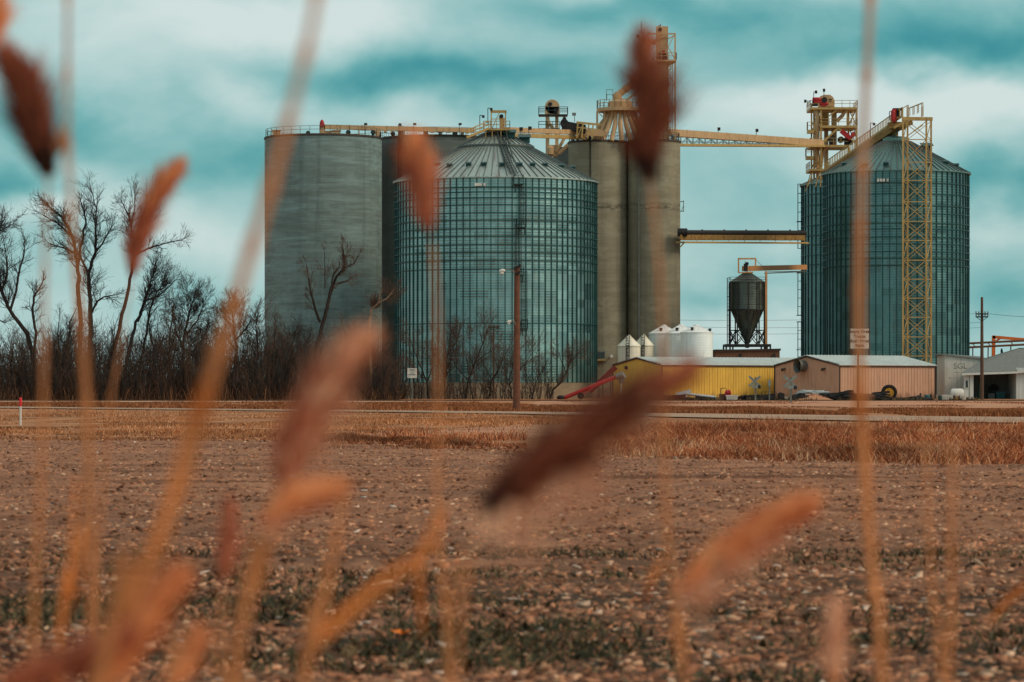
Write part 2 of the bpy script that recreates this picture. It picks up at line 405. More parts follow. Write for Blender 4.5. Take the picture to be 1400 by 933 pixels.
lumps('soil_clods', 150000, 13, 100, .9, (.012, .05), (.35,.8), M['clod'], 'loose brown clods of earth strewn over the tilled field', 'soil')
lumps('crop_residue', 5200, 13, 90, .9, (.018, .058), (.12,.5), M['residue'], 'pale scraps of husk and stubble lying on the tilled field', 'crop residue')
lumps('pale_husks', 420, 13, 30, .9, (.03, .085), (.1,.4), M['residue'], 'larger pale husks and bits of cob lying on the near soil', 'crop residue')
def blades(name, x, y, z0, h, wd, lean, m, label, cat):
    n = len(x); a = NR.uniform(0, 6.28, n); L = NR.normal(0, lean, (n,2))*h[:,None]
    bx, by = np.cos(a)*wd/2, np.sin(a)*wd/2*.4
    p0 = np.stack([x-bx, y-by, z0], -1); p1 = np.stack([x+bx, y+by, z0], -1)
    m0 = np.stack([x+L[:,0]*.4-bx*.7, y+L[:,1]*.4-by*.7, z0+h*.6], -1); m1 = np.stack([x+L[:,0]*.4+bx*.7, y+L[:,1]*.4+by*.7, z0+h*.6], -1)
    tp = np.stack([x+L[:,0], y+L[:,1], z0+h*NR.uniform(.85,1,n)], -1)
    V = np.stack([p0,p1,m1,m0,tp], 1).reshape(-1,3); k = np.arange(n)[:,None]*5
    F = np.concatenate([k+np.array([[0,1,2]]), k+np.array([[0,2,3]]), k+np.array([[3,2,4]])], 0)
    o = np_mesh(name, V, F, m); tag(o, label, cat, kind='stuff')
# low weeds by the near headland, in patches
x, y = scatter_field(90000, 12, 29, .9)
k = (vnoise(x/1.3, y/1.3, 9)+vnoise(x/.4, y/.4, 10)*.6) +NR.normal(0,.16,len(x)) > .20+(y-15)*.014; x, y = x[k], y[k]
blades('low_weeds', x, y, soil_z(x, y)-.01, NR.uniform(.03,.10,len(x)), NR.uniform(.012,.035,len(x)), .8, M['weed'], 'low dark green weeds patching the near edge of the field', 'weeds')
# tall dry grass bank on the right between field and road
def wedge(n, px0, px1, f0, f1):
    """points spread evenly in the picture between two photo rows (functions of the column)"""
    px = NR.uniform(px0, px1, n); u = NR.random(n); py = f0(px)+(f1(px)-f0(px))*u
    D = CAMH*FPX/(py-HY); return (px-HX)/FPX*D, D, px, py
fe = field_edge
M['bank'] = island_mat('tall dry grass', [(0., lin(78,38,24)), (.35, lin(150,78,48)), (.75, lin(204,126,82)), (1., lin(236,188,146))], .85, .15, (.22, .38, 1.35))
top = lambda q: np.interp(q, [560,800,900,1400,1700], [590,585,582,583,584])
x, y, q, py = wedge(190000, 300, 1750, lambda q: fe(q)+1.5+NR.exponential(2.2, len(q)), top)
vv = vnoise(x/2.5, y/6., 21)+.6*vnoise(x/.8, y/2., 22)
k = (q > np.interp(py, [580,600,640], [905,835,790])+NR.normal(0,14,len(q))) & (vv > -.2); x, y, vv = x[k], y[k], vv[k]
blades('dry_grass_bank', x, y, 0*x, np.clip(.15+vv*.46+NR.normal(0,.07,len(x)), .05, .7), NR.uniform(.010,.026,len(x)), .75, M['bank'], 'tall orange brown dry grass standing in the ditch right of centre', 'grass')
x, y, q, py = wedge(8000, 830, 1750, lambda q: fe(q)+1.2+NR.exponential(3., len(q)), lambda q: fe(q)-9)
vv = vnoise(x/1.2, y/3., 23)+.6*vnoise(x/.4, y/1.5, 24); k = vv > -.05; x, y, vv = x[k], y[k], vv[k]
M['straw'] = island_mat('pale straw', [(0., lin(150,96,62)), (.5, lin(212,156,112)), (1., lin(240,206,172))], .85, .15, (.6, .6, 1.1))
blades('straw_edge', x, y, 0*x, np.clip(.15+vv*.45+NR.normal(0,.07,len(x)), .05, .6), NR.uniform(.010,.022,len(x)), .4, M['straw'], 'pale straw standing along the field edge of the ditch', 'grass')
# tufts by the end of the dirt driveway
x, y, q, py = wedge(14000, 440, 720, lambda q: fe(q)+.5+NR.exponential(3., len(q)), lambda q: np.interp(q, [440,560,720], [601,597,600.5]))
vv = vnoise(x/1.6, y/5., 31)+.5*vnoise(x/.5, y/2., 32); k = vv > -.1; x, y, vv = x[k], y[k], vv[k]
blades('driveway_grass', x, y, 0*x, np.clip(.12+vv*.36, .03, .5), NR.uniform(.012,.03,len(x)), .4, M['bank'], 'orange dry grass tufts between the dirt driveway and the field', 'grass')
# short turf left of the driveway and verges beyond the road
M['short'] = island_mat('short dry grass', [(0., lin(128,76,44)), (.45, lin(190,124,82)), (1., lin(222,172,130))], .9, .1, (.16, .45, 1.3))
x, y, q, py = wedge(60000, -250, 860, lambda q: np.interp(q, [-250,400,540,860], [600,601,588,572])+NR.exponential(2., len(q)), lambda q: np.interp(q, [-300,0,400,700,860], [558,559.8,564.4,568,571]))
vv = vnoise(x/3., y/9., 41); k = vv > -.2
blades('short_turf_grass', x[k], y[k], 0*x[k], np.clip(.10+vv[k]*.22, .03, .35), NR.uniform(.015,.045,k.sum()), .5, M['short'], 'short tan grass on the flat verge left of the driveway', 'grass')
M['verge'] = island_mat('verge grass', [(0., lin(96,58,36)), (.5, lin(150,94,60)), (1., lin(190,130,92))], .9, .1, (.1, .6, 1.1))
x, y, q, py = wedge(60000, -250, 1700, lambda q: np.interp(q, [-300,0,400,700,1180,1400,1700], [555.2,556.6,560.8,563.6,569.0,571.3,575.2]), lambda q: np.interp(q, [-300,640,760,1050,1700], [551,551,557.5,559.5,561.5]))
vv = vnoise(x/4., y/14., 51); k = vv > -.25
blades('far_verge_grass', x[k], y[k], 0*x[k], np.clip(.2+vv[k]*.3, .05, .5), NR.uniform(.03,.08,k.sum()), .45, M['verge'], 'brown roadside grass between the road and the railway', 'grass')

x, y, q, py = wedge(26000, 690, 1750, lambda q: np.interp(q, [700,1050,1700], [556.8,557.8,560.2]), lambda q: 0*q+548.6)
vv = vnoise(x/7., y/22., 61)+.5*vnoise(x/2., y/9., 62); k = vv > .12
blades('lot_grass', x[k], y[k], 0*x[k], np.clip(.05+(vv[k]-.1)*.35, .03, .25), NR.uniform(.03,.08,k.sum()), .5, M['verge'], 'thin dead grass patches on the packed dirt before the sheds', 'grass')
# ------------------------------------------------------------------ paints and metals
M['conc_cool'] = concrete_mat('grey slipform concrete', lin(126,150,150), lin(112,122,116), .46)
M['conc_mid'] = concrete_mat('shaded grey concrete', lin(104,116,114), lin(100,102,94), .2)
M['conc_warm'] = dark_patch_concrete('warm weathered concrete', lin(146,142,124), lin(132,122,100), .18, 27.6)
M['conc_base'] = concrete_mat('foundation concrete', lin(150,136,116), lin(130,112,88), .1)
M['rim'] = mat('dark roof rim', lin(70,62,54), .8)
M['cream'] = mat('cream painted steel', lin(200,166,124), .5, 0, .12, 1.2, lin(130,88,56), .4)
M['yellow'] = mat('yellow painted steel', lin(186,156,98), .5, 0, .15, 1.5, lin(120,80,40), .4)
M['rail'] = mat('dull galvanised rail', lin(120,122,116), .5, .5)
M['dark'] = mat('dark machinery', lin(48,46,46), .6, .3)
M['red'] = mat('red motor enamel', lin(176,40,42), .45)
M['steelwall'] = sheet_steel('galvanised bin sheets', lin(138,174,173), .33, 45, 1.12, .34, .85, .25)
M['steelwall_b'] = sheet_steel('galvanised bin sheets, older', lin(92,132,134), .36, 40, 1.12, .34, .85, .2)
M['steelrib'] = mat('bin stiffener steel', lin(50,90,90), .5, .6, .2)  # darker weathered steel, with the ribs' shadow lines put into its colour
M['steelroof'] = sheet_steel('galvanised roof panels', lin(172,188,182), .45, 66, 40, .10, .6, .75)
M['steelroof_b'] = sheet_steel('galvanised roof panels, dull', lin(104,142,138), .45, 60, 40, .12, .7, .35)
M['roofrib'] = mat('roof seam steel', lin(112,120,118), .5, .6)
M['ladder'] = mat('dark galvanised ladder', lin(64,78,78), .6, .5)
M['white_lamp'] = mat('pale lamp housing', lin(220,220,214), .4)
M['glass'] = mat('dark window glass', lin(50,62,64), .15, 0, .1, 1, None, .1, True, .6)

# ------------------------------------------------------------------ concrete silos
def floodlight(mb, p, h=1.3, s=1):
    p = Vector(p); mb.beam(p, p+Vector((0,0,h)), .09); mb.beam(p+Vector((0,0,h)), p+Vector((.3*s,-.2,h+.1)), .12); mb.box(p.x+.3*s-.25, p.x+.3*s+.25, p.y-.4, p.y-.05, p.z+h-.05, p.z+h+.3)
def silo(label, pxc, Rpx, D, pytop, m, rail=True, vents=(), pipe=None):
    R = Rpx/FPX*D; c = X(pxc, D); zt = Z(pytop, D)
    t = thing('concrete_silo', label, 'silo', (c, D, 0), 'concrete silos in a row')
    mb = MB(); mb.lathe(c, D, [(R,0),(R,zt-.3)], 96); part('wall', mb, m, t, smooth=40)
    mb = MB(); mb.lathe(c, D, [(R+.1,zt-.3),(R+.1,zt-.1),(R+.02,zt)], 96); part('roof_rim', mb, M['rim'], t, smooth=40)
    if rail:
        mb = MB(); mb.rail([(c+(R-.15)*math.cos(a), D+(R-.15)*math.sin(a), zt) for a in np.linspace(0, 2*math.pi, 37)], 1.1, .055, 1.6)
        part('railing', mb, M['rail'], t)
    for px, w, h, k in vents:
        x = X(px, D-R*.55); y = D-R*.55; mb = MB()
        if k == 'box': mb.box(x-w/2, x+w/2, y-w/2, y+w/2, zt, zt+h); mb.box(x-w*.6, x+w*.6, y-w*.6, y+w*.6, zt+h, zt+h+.12)
        elif k == 'fan': mb.lathe(x, y, [(w*.5,0),(w*.5,h*.7),(w*.25,h)], 14, 'y', zt+w*.6); mb.box(x-w*.3, x+w*.3, y, y+h*.6, zt, zt+w*.3)
        else: mb.lathe(x, y, [(w*.35,zt),(w*.35,zt+h*.6),(w*.6,zt+h*.6),(w*.5,zt+h),(0.02,zt+h*1.1)], 14)
        part('roof_vent', mb, M['cream'] if k == 'box' else M['ladder'] if k == 'fan' else M['rail'], t)
    if pipe:
        px, rr, mm = pipe; x = X(px, D-R); dx = x-c; y = D-math.sqrt(max(R*R-dx*dx, 0))-rr*.9
        mb = MB(); mb.tube([(x,y,1), (x,y,zt+1.2), (x,y+1.2,zt+1.6)], rr, 8)
        for z in np.arange(4, zt, 6.5): mb.box(x-rr*1.5, x+rr*1.5, y, y+rr*2, z, z+.15)
        part('down_pipe', mb, mm, t, smooth=40)
    return t, c, R, zt
s1, s1x, s1R, s1z = silo('widest grey concrete silo, standing at the left end of the row beside the bare trees', 442, 80, 480, 188.5, M['conc_cool'], True,
     [(378,1.1,.6,'box'),(421,.6,.9,'fan'),(449,1.0,.5,'box'),(460,1.1,.6,'box'),(476,.7,.6,'fan'),(510,.7,.6,'fan')])
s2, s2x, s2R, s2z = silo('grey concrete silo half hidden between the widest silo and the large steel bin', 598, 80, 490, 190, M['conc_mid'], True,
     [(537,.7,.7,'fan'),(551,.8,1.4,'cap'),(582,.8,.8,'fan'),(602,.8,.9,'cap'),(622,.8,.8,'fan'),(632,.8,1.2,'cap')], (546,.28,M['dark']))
s3, s3x, s3R, s3z = silo('brownish concrete silo with a dark ragged stain, just right of the large steel bin', 817.5, 40.5, 480, 194, M['conc_warm'], True,
     [(783,.8,.8,'cap'),(790,.7,.9,'fan'),(800,.9,.7,'cap'),(806,.6,1.,'fan')], (807,.1,M['dark']))
s4, s4x, s4R, s4z = silo('tan concrete silo at the right end of the row, below the tall elevator tower', 894, 36, 479, 193, M['conc_warm'], True, [(920,.6,.8,'cap')], (873.5,.16,M['rail']))
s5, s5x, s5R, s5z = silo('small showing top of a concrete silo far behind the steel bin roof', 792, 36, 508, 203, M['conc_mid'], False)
# fittings on the walls of the two right-hand silos
mb = MB(); D4 = 479
for py in (276, 289): mb.beam(P(929,py,D4), P(935,py,D4), .12)
mb.beam(P(934.6,274,D4), P(934.6,290,D4), .1); mb.beam(P(931.5,289,D4), P(934.6,281,D4), .08)
part('wall_bracket', mb, M['rail'], s4)
mb = MB(); y = 480-s3R-.2
mb.box(X(816,y), X(828,y), y-1.0, y+1.2, Z(493.5,y), Z(491.5,y)); part('ledge', mb, M['yellow'], s3)
mb = MB(); mb.box(X(817.5,y), X(827,y), y-.6, y+1.2, Z(491.5,y), Z(480.5,y)); hb = part('window_box', mb, M['rail'], s3)
mb = MB(); mb.box(X(818.4,y), X(826,y), y-.64, y-.6, Z(489.5,y), Z(482,y)); part('pane', mb, M['glass'], hb)
mb = MB(); mb.lathe(X(835.5,y), y, [(.28,0),(.28,-.25),(.18,-.4)], 16, 'y', Z(488,y)); mb.box(X(835.5,y)-.06, X(835.5,y)+.06, y, y+1.6, Z(488,y)-.06, Z(488,y)+.06); part('wall_lamp', mb, M['white_lamp'], s3, smooth=40)

# ------------------------------------------------------------------ corrugated steel bins
def steel_bin(label, pxc, Rpx, D, pye, pyp, zf, nst, rings, nroof, wallm, roofm, vents, group=True, capr=1.2, tier=None):
    R = Rpx/FPX*D; c = X(pxc, D); ze = Z(pye, D); zp = Z(pyp, D)
    t = thing('grain_bin', label, 'grain bin', (c, D, 0), 'large corrugated steel grain bins' if group else None)
    if zf > .3:
        mb = MB(); mb.lathe(c, D, [(R+.45,0),(R+.45,zf),(R-.2,zf)], 96); part('foundation', mb, M['conc_base'], t, smooth=40)
    mb = MB(); mb.lathe(c, D, [(R,zf),(R,ze)], nst*2, cap=False)
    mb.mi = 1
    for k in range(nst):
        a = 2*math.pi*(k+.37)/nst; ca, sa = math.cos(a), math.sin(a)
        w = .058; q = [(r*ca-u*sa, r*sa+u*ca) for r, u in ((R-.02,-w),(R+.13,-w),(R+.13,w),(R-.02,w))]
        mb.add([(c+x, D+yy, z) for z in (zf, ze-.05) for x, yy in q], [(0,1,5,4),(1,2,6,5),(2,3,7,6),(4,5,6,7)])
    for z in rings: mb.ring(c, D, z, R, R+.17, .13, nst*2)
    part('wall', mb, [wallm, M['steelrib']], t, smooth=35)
    # roof: cone panels with standing seams
    er = R+.35; z0 = ze+.12; zr = lambda r: z0+(zp-z0)*(er-r)/(er-capr)
    mb = MB(); prof = [(R-.1,ze-.02),(er,ze-.02),(er,z0)]
    if tier: prof += [(tier+.1,zr(tier+.1)),(tier,zr(tier)+.22)]
    off = .22 if tier else 0
    prof += [(capr,zp+off),(capr,zp+off+.35),(capr*.7,zp+off+.6)]
    mb.lathe(c, D, prof, nroof*2); mb.mi = 1
    for k in range(nroof):
        a = 2*math.pi*(k+.5)/nroof; ca, sa = math.cos(a), math.sin(a)
        rad = ([(er,0),(tier+.12,0)],[(tier,off),(capr+.3,off)]) if tier else ([(er,0),(capr+.3,0)],)
        for (ra, oa), (rb, ob) in rad:
            if ra < 6 and k % 2: continue
            mb.beam((c+ra*ca, D+ra*sa, zr(ra)+oa+.05), (c+rb*ca, D+rb*sa, zr(rb)+ob+.05), .07, .14)
    if tier: mb.ring(c, D, zr(tier)+.14, tier-.2, tier+.22, .2, nroof*2)
    rf = part('roof', mb, [roofm, M['roofrib']], t, smooth=20)
    for px, py, big in vents:
        # the vent sits on the cone where the photo row says
        best = None
        for f in np.linspace(.05, 1, 200):
            r = er*f
            dx = X(px, D)-c
            if abs(dx) > r: continue
            yy = D-math.sqrt(r*r-dx*dx); e = abs(HY-(zr(r)-CAMH)*FPX/yy-py)
            if best is None or e < best[0]: best = (e, r, dx*yy/D, yy)
        if not best: continue
        _, r, dx, yy = best; z = zr(r)+(off if tier and r < tier else 0)
        mb = MB(); x = c+dx; u = .75 if big else .34
        mb.box(x-u, x+u, yy-u*.7, yy+u*1.1, z-.1, z+u*.9); mb.slab([(x-u*1.2,yy-u*1.5,z+u*.8),(x+u*1.2,yy-u*1.5,z+u*.8),(x+u*1.2,yy+u*1.2,z+u*1.5),(x-u*1.2,yy+u*1.2,z+u*1.5)], .08)
        part('roof_vent', mb, M['steelrib'], rf)
    return t, c, R, ze, zp, zr, rf
py2z = lambda py, D: Z(py, D)
DB, DBf = 455, 441
r1 = [Z(p, DBf) for p in (256,262.5,270.5,280,291,301,312.5,323,334.5,345,356,368)]
b1, b1x, b1R, b1e, b1p, b1zr, b1rf = steel_bin('largest teal grey steel bin, before the concrete silos, its cone roof streaked with rust', 678, 137.5, DB, 251.5, 184, Z(523.5,DBf), 92, r1+[b for b in [Z(442,DBf)]], 84,
    M['steelwall'], M['steelroof'], [(587,227,0),(598,226.5,0),(615,228,0),(641,226.5,0),(662,226.5,0),(687,227,0),(711,227,0),(729,227,0),(746,227,0),(768,229,0),(783,231,0),(697,190,1),(717,193,1)], True, 1.5, 5.1)
# access ladder: down the roof, then down the wall with rest platforms
mb = MB(); lx = [(685,188),(690,205),(696,225),(704,244)]
def cone_pt(px, py, lift=.25):
    best = None
    for r in np.linspace(.5, b1R, 400):
        dx = (px-678)/FPX*DB
        if abs(dx) > r: continue
        yy = DB-math.sqrt(r*r-dx*dx); e = abs(HY-(b1zr(r)-CAMH)*FPX/yy-py)
        if best is None or e < best[0]: best = (e, Vector((b1x+dx*yy/DB, yy, b1zr(r)+lift+(.22 if r < 5.1 else 0))))
    return best[1]
pts = [cone_pt(*q) for q in lx]
for a, q in zip(pts, pts[1:]): mb.ladder(a, q, .9, .0, .09, .5); mb.rail([a+Vector((-.6,0,0)), q+Vector((-.6,0,0))], .8, .06, 1.5); mb.rail([a+Vector((.6,0,0)), q+Vector((.6,0,0))], .8, .06, 1.5)
part('roof_stair', mb, M['ladder'], b1rf)
yl = DB-b1R*math.cos(math.asin((712-678)/137.5)); yl -= .5
mb = MB()
for pa, pb, px in ((252,307,715.5),(307,372,709),(372,452,716.5)):
    mb.ladder(P(px,pb,yl), P(px,pa,yl), .6, .75, .07, .45)
ld = part('ladder', mb, M['ladder'], b1)
for px, py, w in ((709,252,13),(713,311,13),(717,449,9),(712,376,8)):
    mb = MB(); p = P(px,py,yl); hw = w/2/FPX*yl
    mb.box(p.x-hw, p.x+hw, p.y-1.1, p.y+.4, p.z-.12, p.z); mb.rail([p+Vector((-hw,.2,0)), p+Vector((-hw,-1.1,0)), p+Vector((hw,-1.1,0)), p+Vector((hw,.2,0))], 1.15, .07, .8)
    mb.beam(p+Vector((-hw*.6,.3,-1.0)), p+Vector((-hw*.6,-.9,-.1)), .1); mb.beam(p+Vector((hw*.6,.3,-1.0)), p+Vector((hw*.6,-.9,-.1)), .1)
    part('rest_platform', mb, M['ladder'], ld)
mb = MB(); yb = DB-b1R-.15
for i, px in enumerate((650.5,654.5,657.5,662.5)): mb.box(X(px,yb)-.14-.1*(i == 1), X(px,yb)+.14, yb-.12, yb+.1, Z(254.5,yb), Z(250.5,yb))
part('eave_placard', mb, M['white_lamp'], b1)

DR = 480; DRf = DR-98/FPX*DR
r2 = [Z(p, DRf) for p in (250,265,281,292,305,313,324,333.5,344,353,363)]
b2, b2x, b2R, b2e, b2p, b2zr, b2rf = steel_bin('tall steel bin at the far right with a yellow lattice mast in front of it', 1225, 98.5, DR, 240, 193, .5, 66, r2, 66,
    M['steelwall_b'], M['steelroof_b'], [(1173,227,0),(1201,226,0),(1261,226,0),(1287,224,0),(1303,228,0),(1150,226,0),(1266,205,1)], True, 1.9)
mb = MB(); yb = DR-b2R-.15
for i, px in enumerate((1200.5,1205,1208.5,1213.5)): mb.box(X(px,yb)-.14-.1*(i == 1), X(px,yb)+.14, yb-.12, yb+.1, Z(248.5,yb), Z(244.5,yb))
part('eave_placard', mb, M['white_lamp'], b2)
D3 = 522; D3f = D3-93/FPX*D3
b3, b3x, b3R, b3e, b3p, b3zr, b3rf = steel_bin('darker steel bin mostly hidden behind another, caged ladder on its left edge', 1190, 93.5, D3, 255, 218, .5, 60, [Z(p, D3f) for p in (263,278,292,306,320,333,347,360,372)], 46,
    M['steelwall_b'], M['steelroof_b'], [], True, 1.9)
mb = MB(); sx = Vector((0,1,0)); so_ = Vector((-1,0,0))
for pa, pb in ((252,303),(303,340),(373,431),(440,500)): mb.ladder(P(1095.6,pb,D3), P(1095.6,pa,D3), .8, .55, .09, .6, sx, so_)
for py in (303,373,431,440,478): p = P(1093.5,py,D3); mb.box(p.x-.5, p.x+.4, p.y-.8, p.y+.8, p.z-.1, p.z)
part('caged_ladder', mb, M['ladder'], b3)

# three white bins and two small cream ones behind the yellow shed
M['whitebin'] = sheet_steel('white painted bin sheets', lin(236,240,238), .5, 18, 1.2, .04, .0)
M['whiteroof'] = sheet_steel('white painted bin roof', lin(240,242,240), .5, 16, 40, .04, .0)
M['creambin'] = sheet_steel('cream painted bin sheets', lin(236,228,208), .55, 16, 1.2, .06, .0)
def small_bin(label, pxc, Rpx, D, pye, pyp, wm, rm, group, ladder=None, vents=()):
    R = Rpx/FPX*D; c = X(pxc, D); ze = Z(pye, D); zp = Z(pyp, D)
    t = thing('storage_bin', label, 'storage bin', (c, D, 0), group)
    mb = MB(); mb.lathe(c, D, [(R,0),(R,ze)], 48, cap=False)
    mb.ring(c, D, ze-.05, R-.02, R+.05, .1, 48); part('wall', mb, wm, t, smooth=40)
    mb = MB(); r2_ = R*.16; mb.lathe(c, D, [(R+.1,ze-.02),(R+.1,ze+.04),(r2_,zp-.15),(r2_,zp),(0.03,zp+.1)], 48)
    for k in range(16):
        a = 6.283*(k+.5)/16; mb.beam((c+R*math.cos(a), D+R*math.sin(a), ze+.07), (c+r2_*math.cos(a), D+r2_*math.sin(a), zp-.1), .05)
    rf = part('roof', mb, rm, t, smooth=25)
    for px, f in vents:
        r = R*f; dx = X(px, D)-c; yy = D-math.sqrt(max(r*r-dx*dx, .01)); z = ze+(zp-ze)*(1-f)
        mb = MB(); mb.lathe(c+dx, yy, [(.17,z-.1),(.17,z+.3),(.26,z+.3),(.2,z+.45)], 12); part('hatch', mb, M['dark'], rf, smooth=40)
    if ladder:
        y = D-math.sqrt(max(R*R-(X(ladder, D)-c)**2, 0))-.2; mb = MB()
        mb.ladder((X(ladder,D),y,.5), (X(ladder,D),y,ze+.1), .45, .3, .09, .45); mb.ladder((X(ladder,D),y,ze), (X(ladder,D)*.6+c*.4,D-r2_*2,zp), .45, 0, .09, .45)
        part('ladder', mb, M['ladder'], t)
GW, GC = 'white bins behind the yellow shed', 'small cream bins behind the yellow shed'
small_bin('white bin at the right end of the three, its whole front in view', 952.5, 22, 446, 455, 444.5, M['whitebin'], M['whiteroof'], GW, None, [(945.5,.75),(970,.9)])
small_bin('white bin in the middle of the three, overlapped on both sides', 931, 22, 451, 456.5, 444, M['whitebin'], M['whiteroof'], GW, None, [(925,.72)])
small_bin('white bin at the left end of the three, next to the cream bins', 908, 21, 455, 456.5, 445, M['whitebin'], M['whiteroof'], GW, None, [(903,.7)])
small_bin('small cream bin nearest the brown silo, ladder up its middle', 860, 15.5, 446, 473.5, 459, M['creambin'], M['creambin'], GC, 857.5)
small_bin('small cream bin tucked between its twin and the white bins', 880, 14, 451, 473, 458, M['creambin'], M['creambin'], GC, 878)
# ------------------------------------------------------------------ conveyors on the silo tops
def vec(px, py, D): return P(px, py, D)
# long gallery over the left silos
D = 478
t = thing('roof_conveyor', 'long cream conveyor along the tops of the left silos, red motor at its left end', 'conveyor', P(440, 183, D), 'grain conveyors')
mb = MB(); mb.beam(vec(444,173.7,D), vec(648,178.6,D+4), .9, .62); 
for k in range(13):
    a = vec(444,173.7,D).lerp(vec(648,178.6,D+4), k/12); mb.box(a.x-.06, a.x+.06, a.y-.5, a.y+.5, a.z-.36, a.z+.36)
part('casing', mb, M['cream'], t)
mb = MB(); mb.box(X(437,D), X(444.5,D), D-.5, D+.5, Z(187.5,D), Z(171,D)); part('drive_housing', mb, M['cream'], t)
mb = MB(); mb.lathe(X(440.5,D), D-.5, [(.32,Z(173.5,D)),(.34,Z(168.5,D)),(.22,Z(165.5,D)),(.03,Z(164,D))], 12); mb.box(X(438,D), X(443,D), D-.9, D-.4, Z(174,D), Z(171.5,D)); part('motor', mb, M['red'], t, smooth=40)
for px, w in ((516,8),(526.5,5),(591,8),(613,8),(641,8)):
    py = 178.5 if px < 560 else 180
    mb = MB(); hw = w/2/FPX*D; x = X(px, D); z0 = s1z if px < 519 else s2z
    zt_ = Z(173.7+(px-444)/204*4.9, D)-.3
    mb.add([(x-hw*.55,D-.6,z0),(x+hw*.55,D-.6,z0),(x+hw*.55,D+.6,z0),(x-hw*.55,D+.6,z0),(x-hw*1.1,D-.6,zt_),(x+hw*1.1,D-.6,zt_),(x+hw*1.1,D+.6,zt_),(x-hw*1.1,D+.6,zt_)],[(0,1,5,4),(1,2,6,5),(2,3,7,6),(3,0,4,7),(4,5,6,7)])
    part('discharge_hopper', mb, M['cream'], t)
for px in (491,535,573,631):
    mb = MB(); x = X(px, D); mb.beam((x,D-.4,s1z if px < 519 else s2z), (x,D-.4,Z(176,D)), .1); mb.beam((x,D+.4,s1z if px < 519 else s2z), (x,D+.4,Z(176,D)), .1); part('support_post', mb, M['cream'], t)
for px in (499,566,628):
    mb = MB(); q = vec(px, 176, D); mb.beam(q+Vector((0,-.5,-1.2)), q+Vector((0,-.5,.6)), .08); mb.box(q.x-.1, q.x+.35, q.y-.75, q.y-.35, q.z+.45, q.z+.75); part('floodlight', mb, M['dark'], t)
# gallery from the steel bin peak over to the brown silos
D = 458; E = 478
t = thing('roof_conveyor', 'cream box conveyor crossing from the steel bin peak to the brown silos', 'conveyor', P(696, 190, D), 'grain conveyors')
a, b_ = vec(692,181,D), vec(800,185,E)
mb = MB(); mb.beam(a+Vector((0,0,.35)), b_+Vector((0,0,.35)), .9, .65)
for k in range(10):
    q = a.lerp(b_, k/9); mb.box(q.x-.05, q.x+.05, q.y-.5, q.y+.5, q.z-.05, q.z+.72)
part('casing', mb, M['cream'], t)
mb = MB(); mb.beam(a+Vector((0,0,-.38)), b_+Vector((0,0,-.38)), .8, .55); part('girder', mb, M['yellow'], t)
for px, py in ((711,176),(723,175)):
    mb = MB(); q = vec(px, py+4, D+3); mb.beam(q+Vector((0,-.4,-.6)), q+Vector((0,-.4,.4)), .08); mb.box(q.x-.1, q.x+.4, q.y-.7, q.y-.2, q.z+.1, q.z+.55); part('floodlight', mb, M['dark'], t)
# stair and platform over the left bin peak
D = 452
t = thing('peak_platform', 'small yellow framed platform with sloping stair on top of the large steel bin', 'platform', P(678, 184, D))
mb = MB(); zf_ = Z(176.5, D); mb.box(X(661,D), X(697,D), D-.2, D+2.2, zf_-.2, zf_)
for px in (664,673,685,693): mb.beam((X(px,D),D,zf_-1.2), (X(px,D),D,zf_-.1), .14); mb.beam((X(px,D),D+2,zf_-1.2), (X(px,D),D+2,zf_-.1), .14)
mb.rail([(X(661,D),D-.2,zf_), (X(697,D),D-.2,zf_), (X(697,D),D+2.2,zf_)], 1.05, .09, 1.0); part('deck', mb, M['yellow'], t)
mb = MB(); zt_ = Z(152, D)
for px in (671.5, 691.5):
    for dy in (0, 2): mb.beam((X(px,D),D+dy,zf_), (X(px+ (1 if px > 680 else 0)*-.6,D),D+dy,zt_), .16)
    mb.beam((X(px,D),D-.08,zt_-.1), (X(px,D),D+2.08,zt_-.1), .16)
for dy in (0, 2): mb.beam((X(670.5,D),D+dy,zt_), (X(692.5,D),D+dy,zt_), .2)
mb.beam((X(671.5,D),D,Z(163,D)), (X(691.5,D),D,Z(163,D)), .1); mb.beam((X(671.5,D),D+2,zf_), (X(683,D),D+2,zt_), .1); part('hoist_frame', mb, M['yellow'], t)
mb = MB(); mb.box(X(683,D), X(690,D), D+.5, D+1.6, zf_, Z(161,D)); mb.lathe(X(685,D), D+.4, [(.3,0),(.3,.8)], 12, 'y', Z(160,D)); part('drive', mb, M['cream'], t)
mb = MB(); mb.lathe(X(685.5,D), D+.2, [(.28,0),(.28,.3),(.1,.3)], 12, 'y', Z(159,D)); part('motor', mb, M['dark'], t)
mb = MB(); a, b_ = vec(638,188.5,D-2), vec(668,176,D-.4)
for o in (-.45, .45):
    w_ = Vector((0,o,0)); mb.beam(a+w_, b_+w_, .12, .28); mb.rail([a+w_, b_+w_], 1.0, .08, .7)
for k in range(14): q = a.lerp(b_, k/13); mb.beam(q+Vector((0,-.45,0)), q+Vector((0,.45,0)), .2, .05)
part('stair', mb, M['yellow'], t)
for px, y0, y1 in ((656,170,158),(667,164,148)):
    mb = MB(); mb.beam(vec(px,y0+6,D), vec(px,y1,D), .1); q = vec(px, y1, D); mb.beam(q, q+Vector((.45,-.1,-.05)), .1); mb.box(q.x+.3, q.x+.65, q.y-.3, q.y+.05, q.z-.35, q.z); part('lamp_post', mb, M['dark'], t)

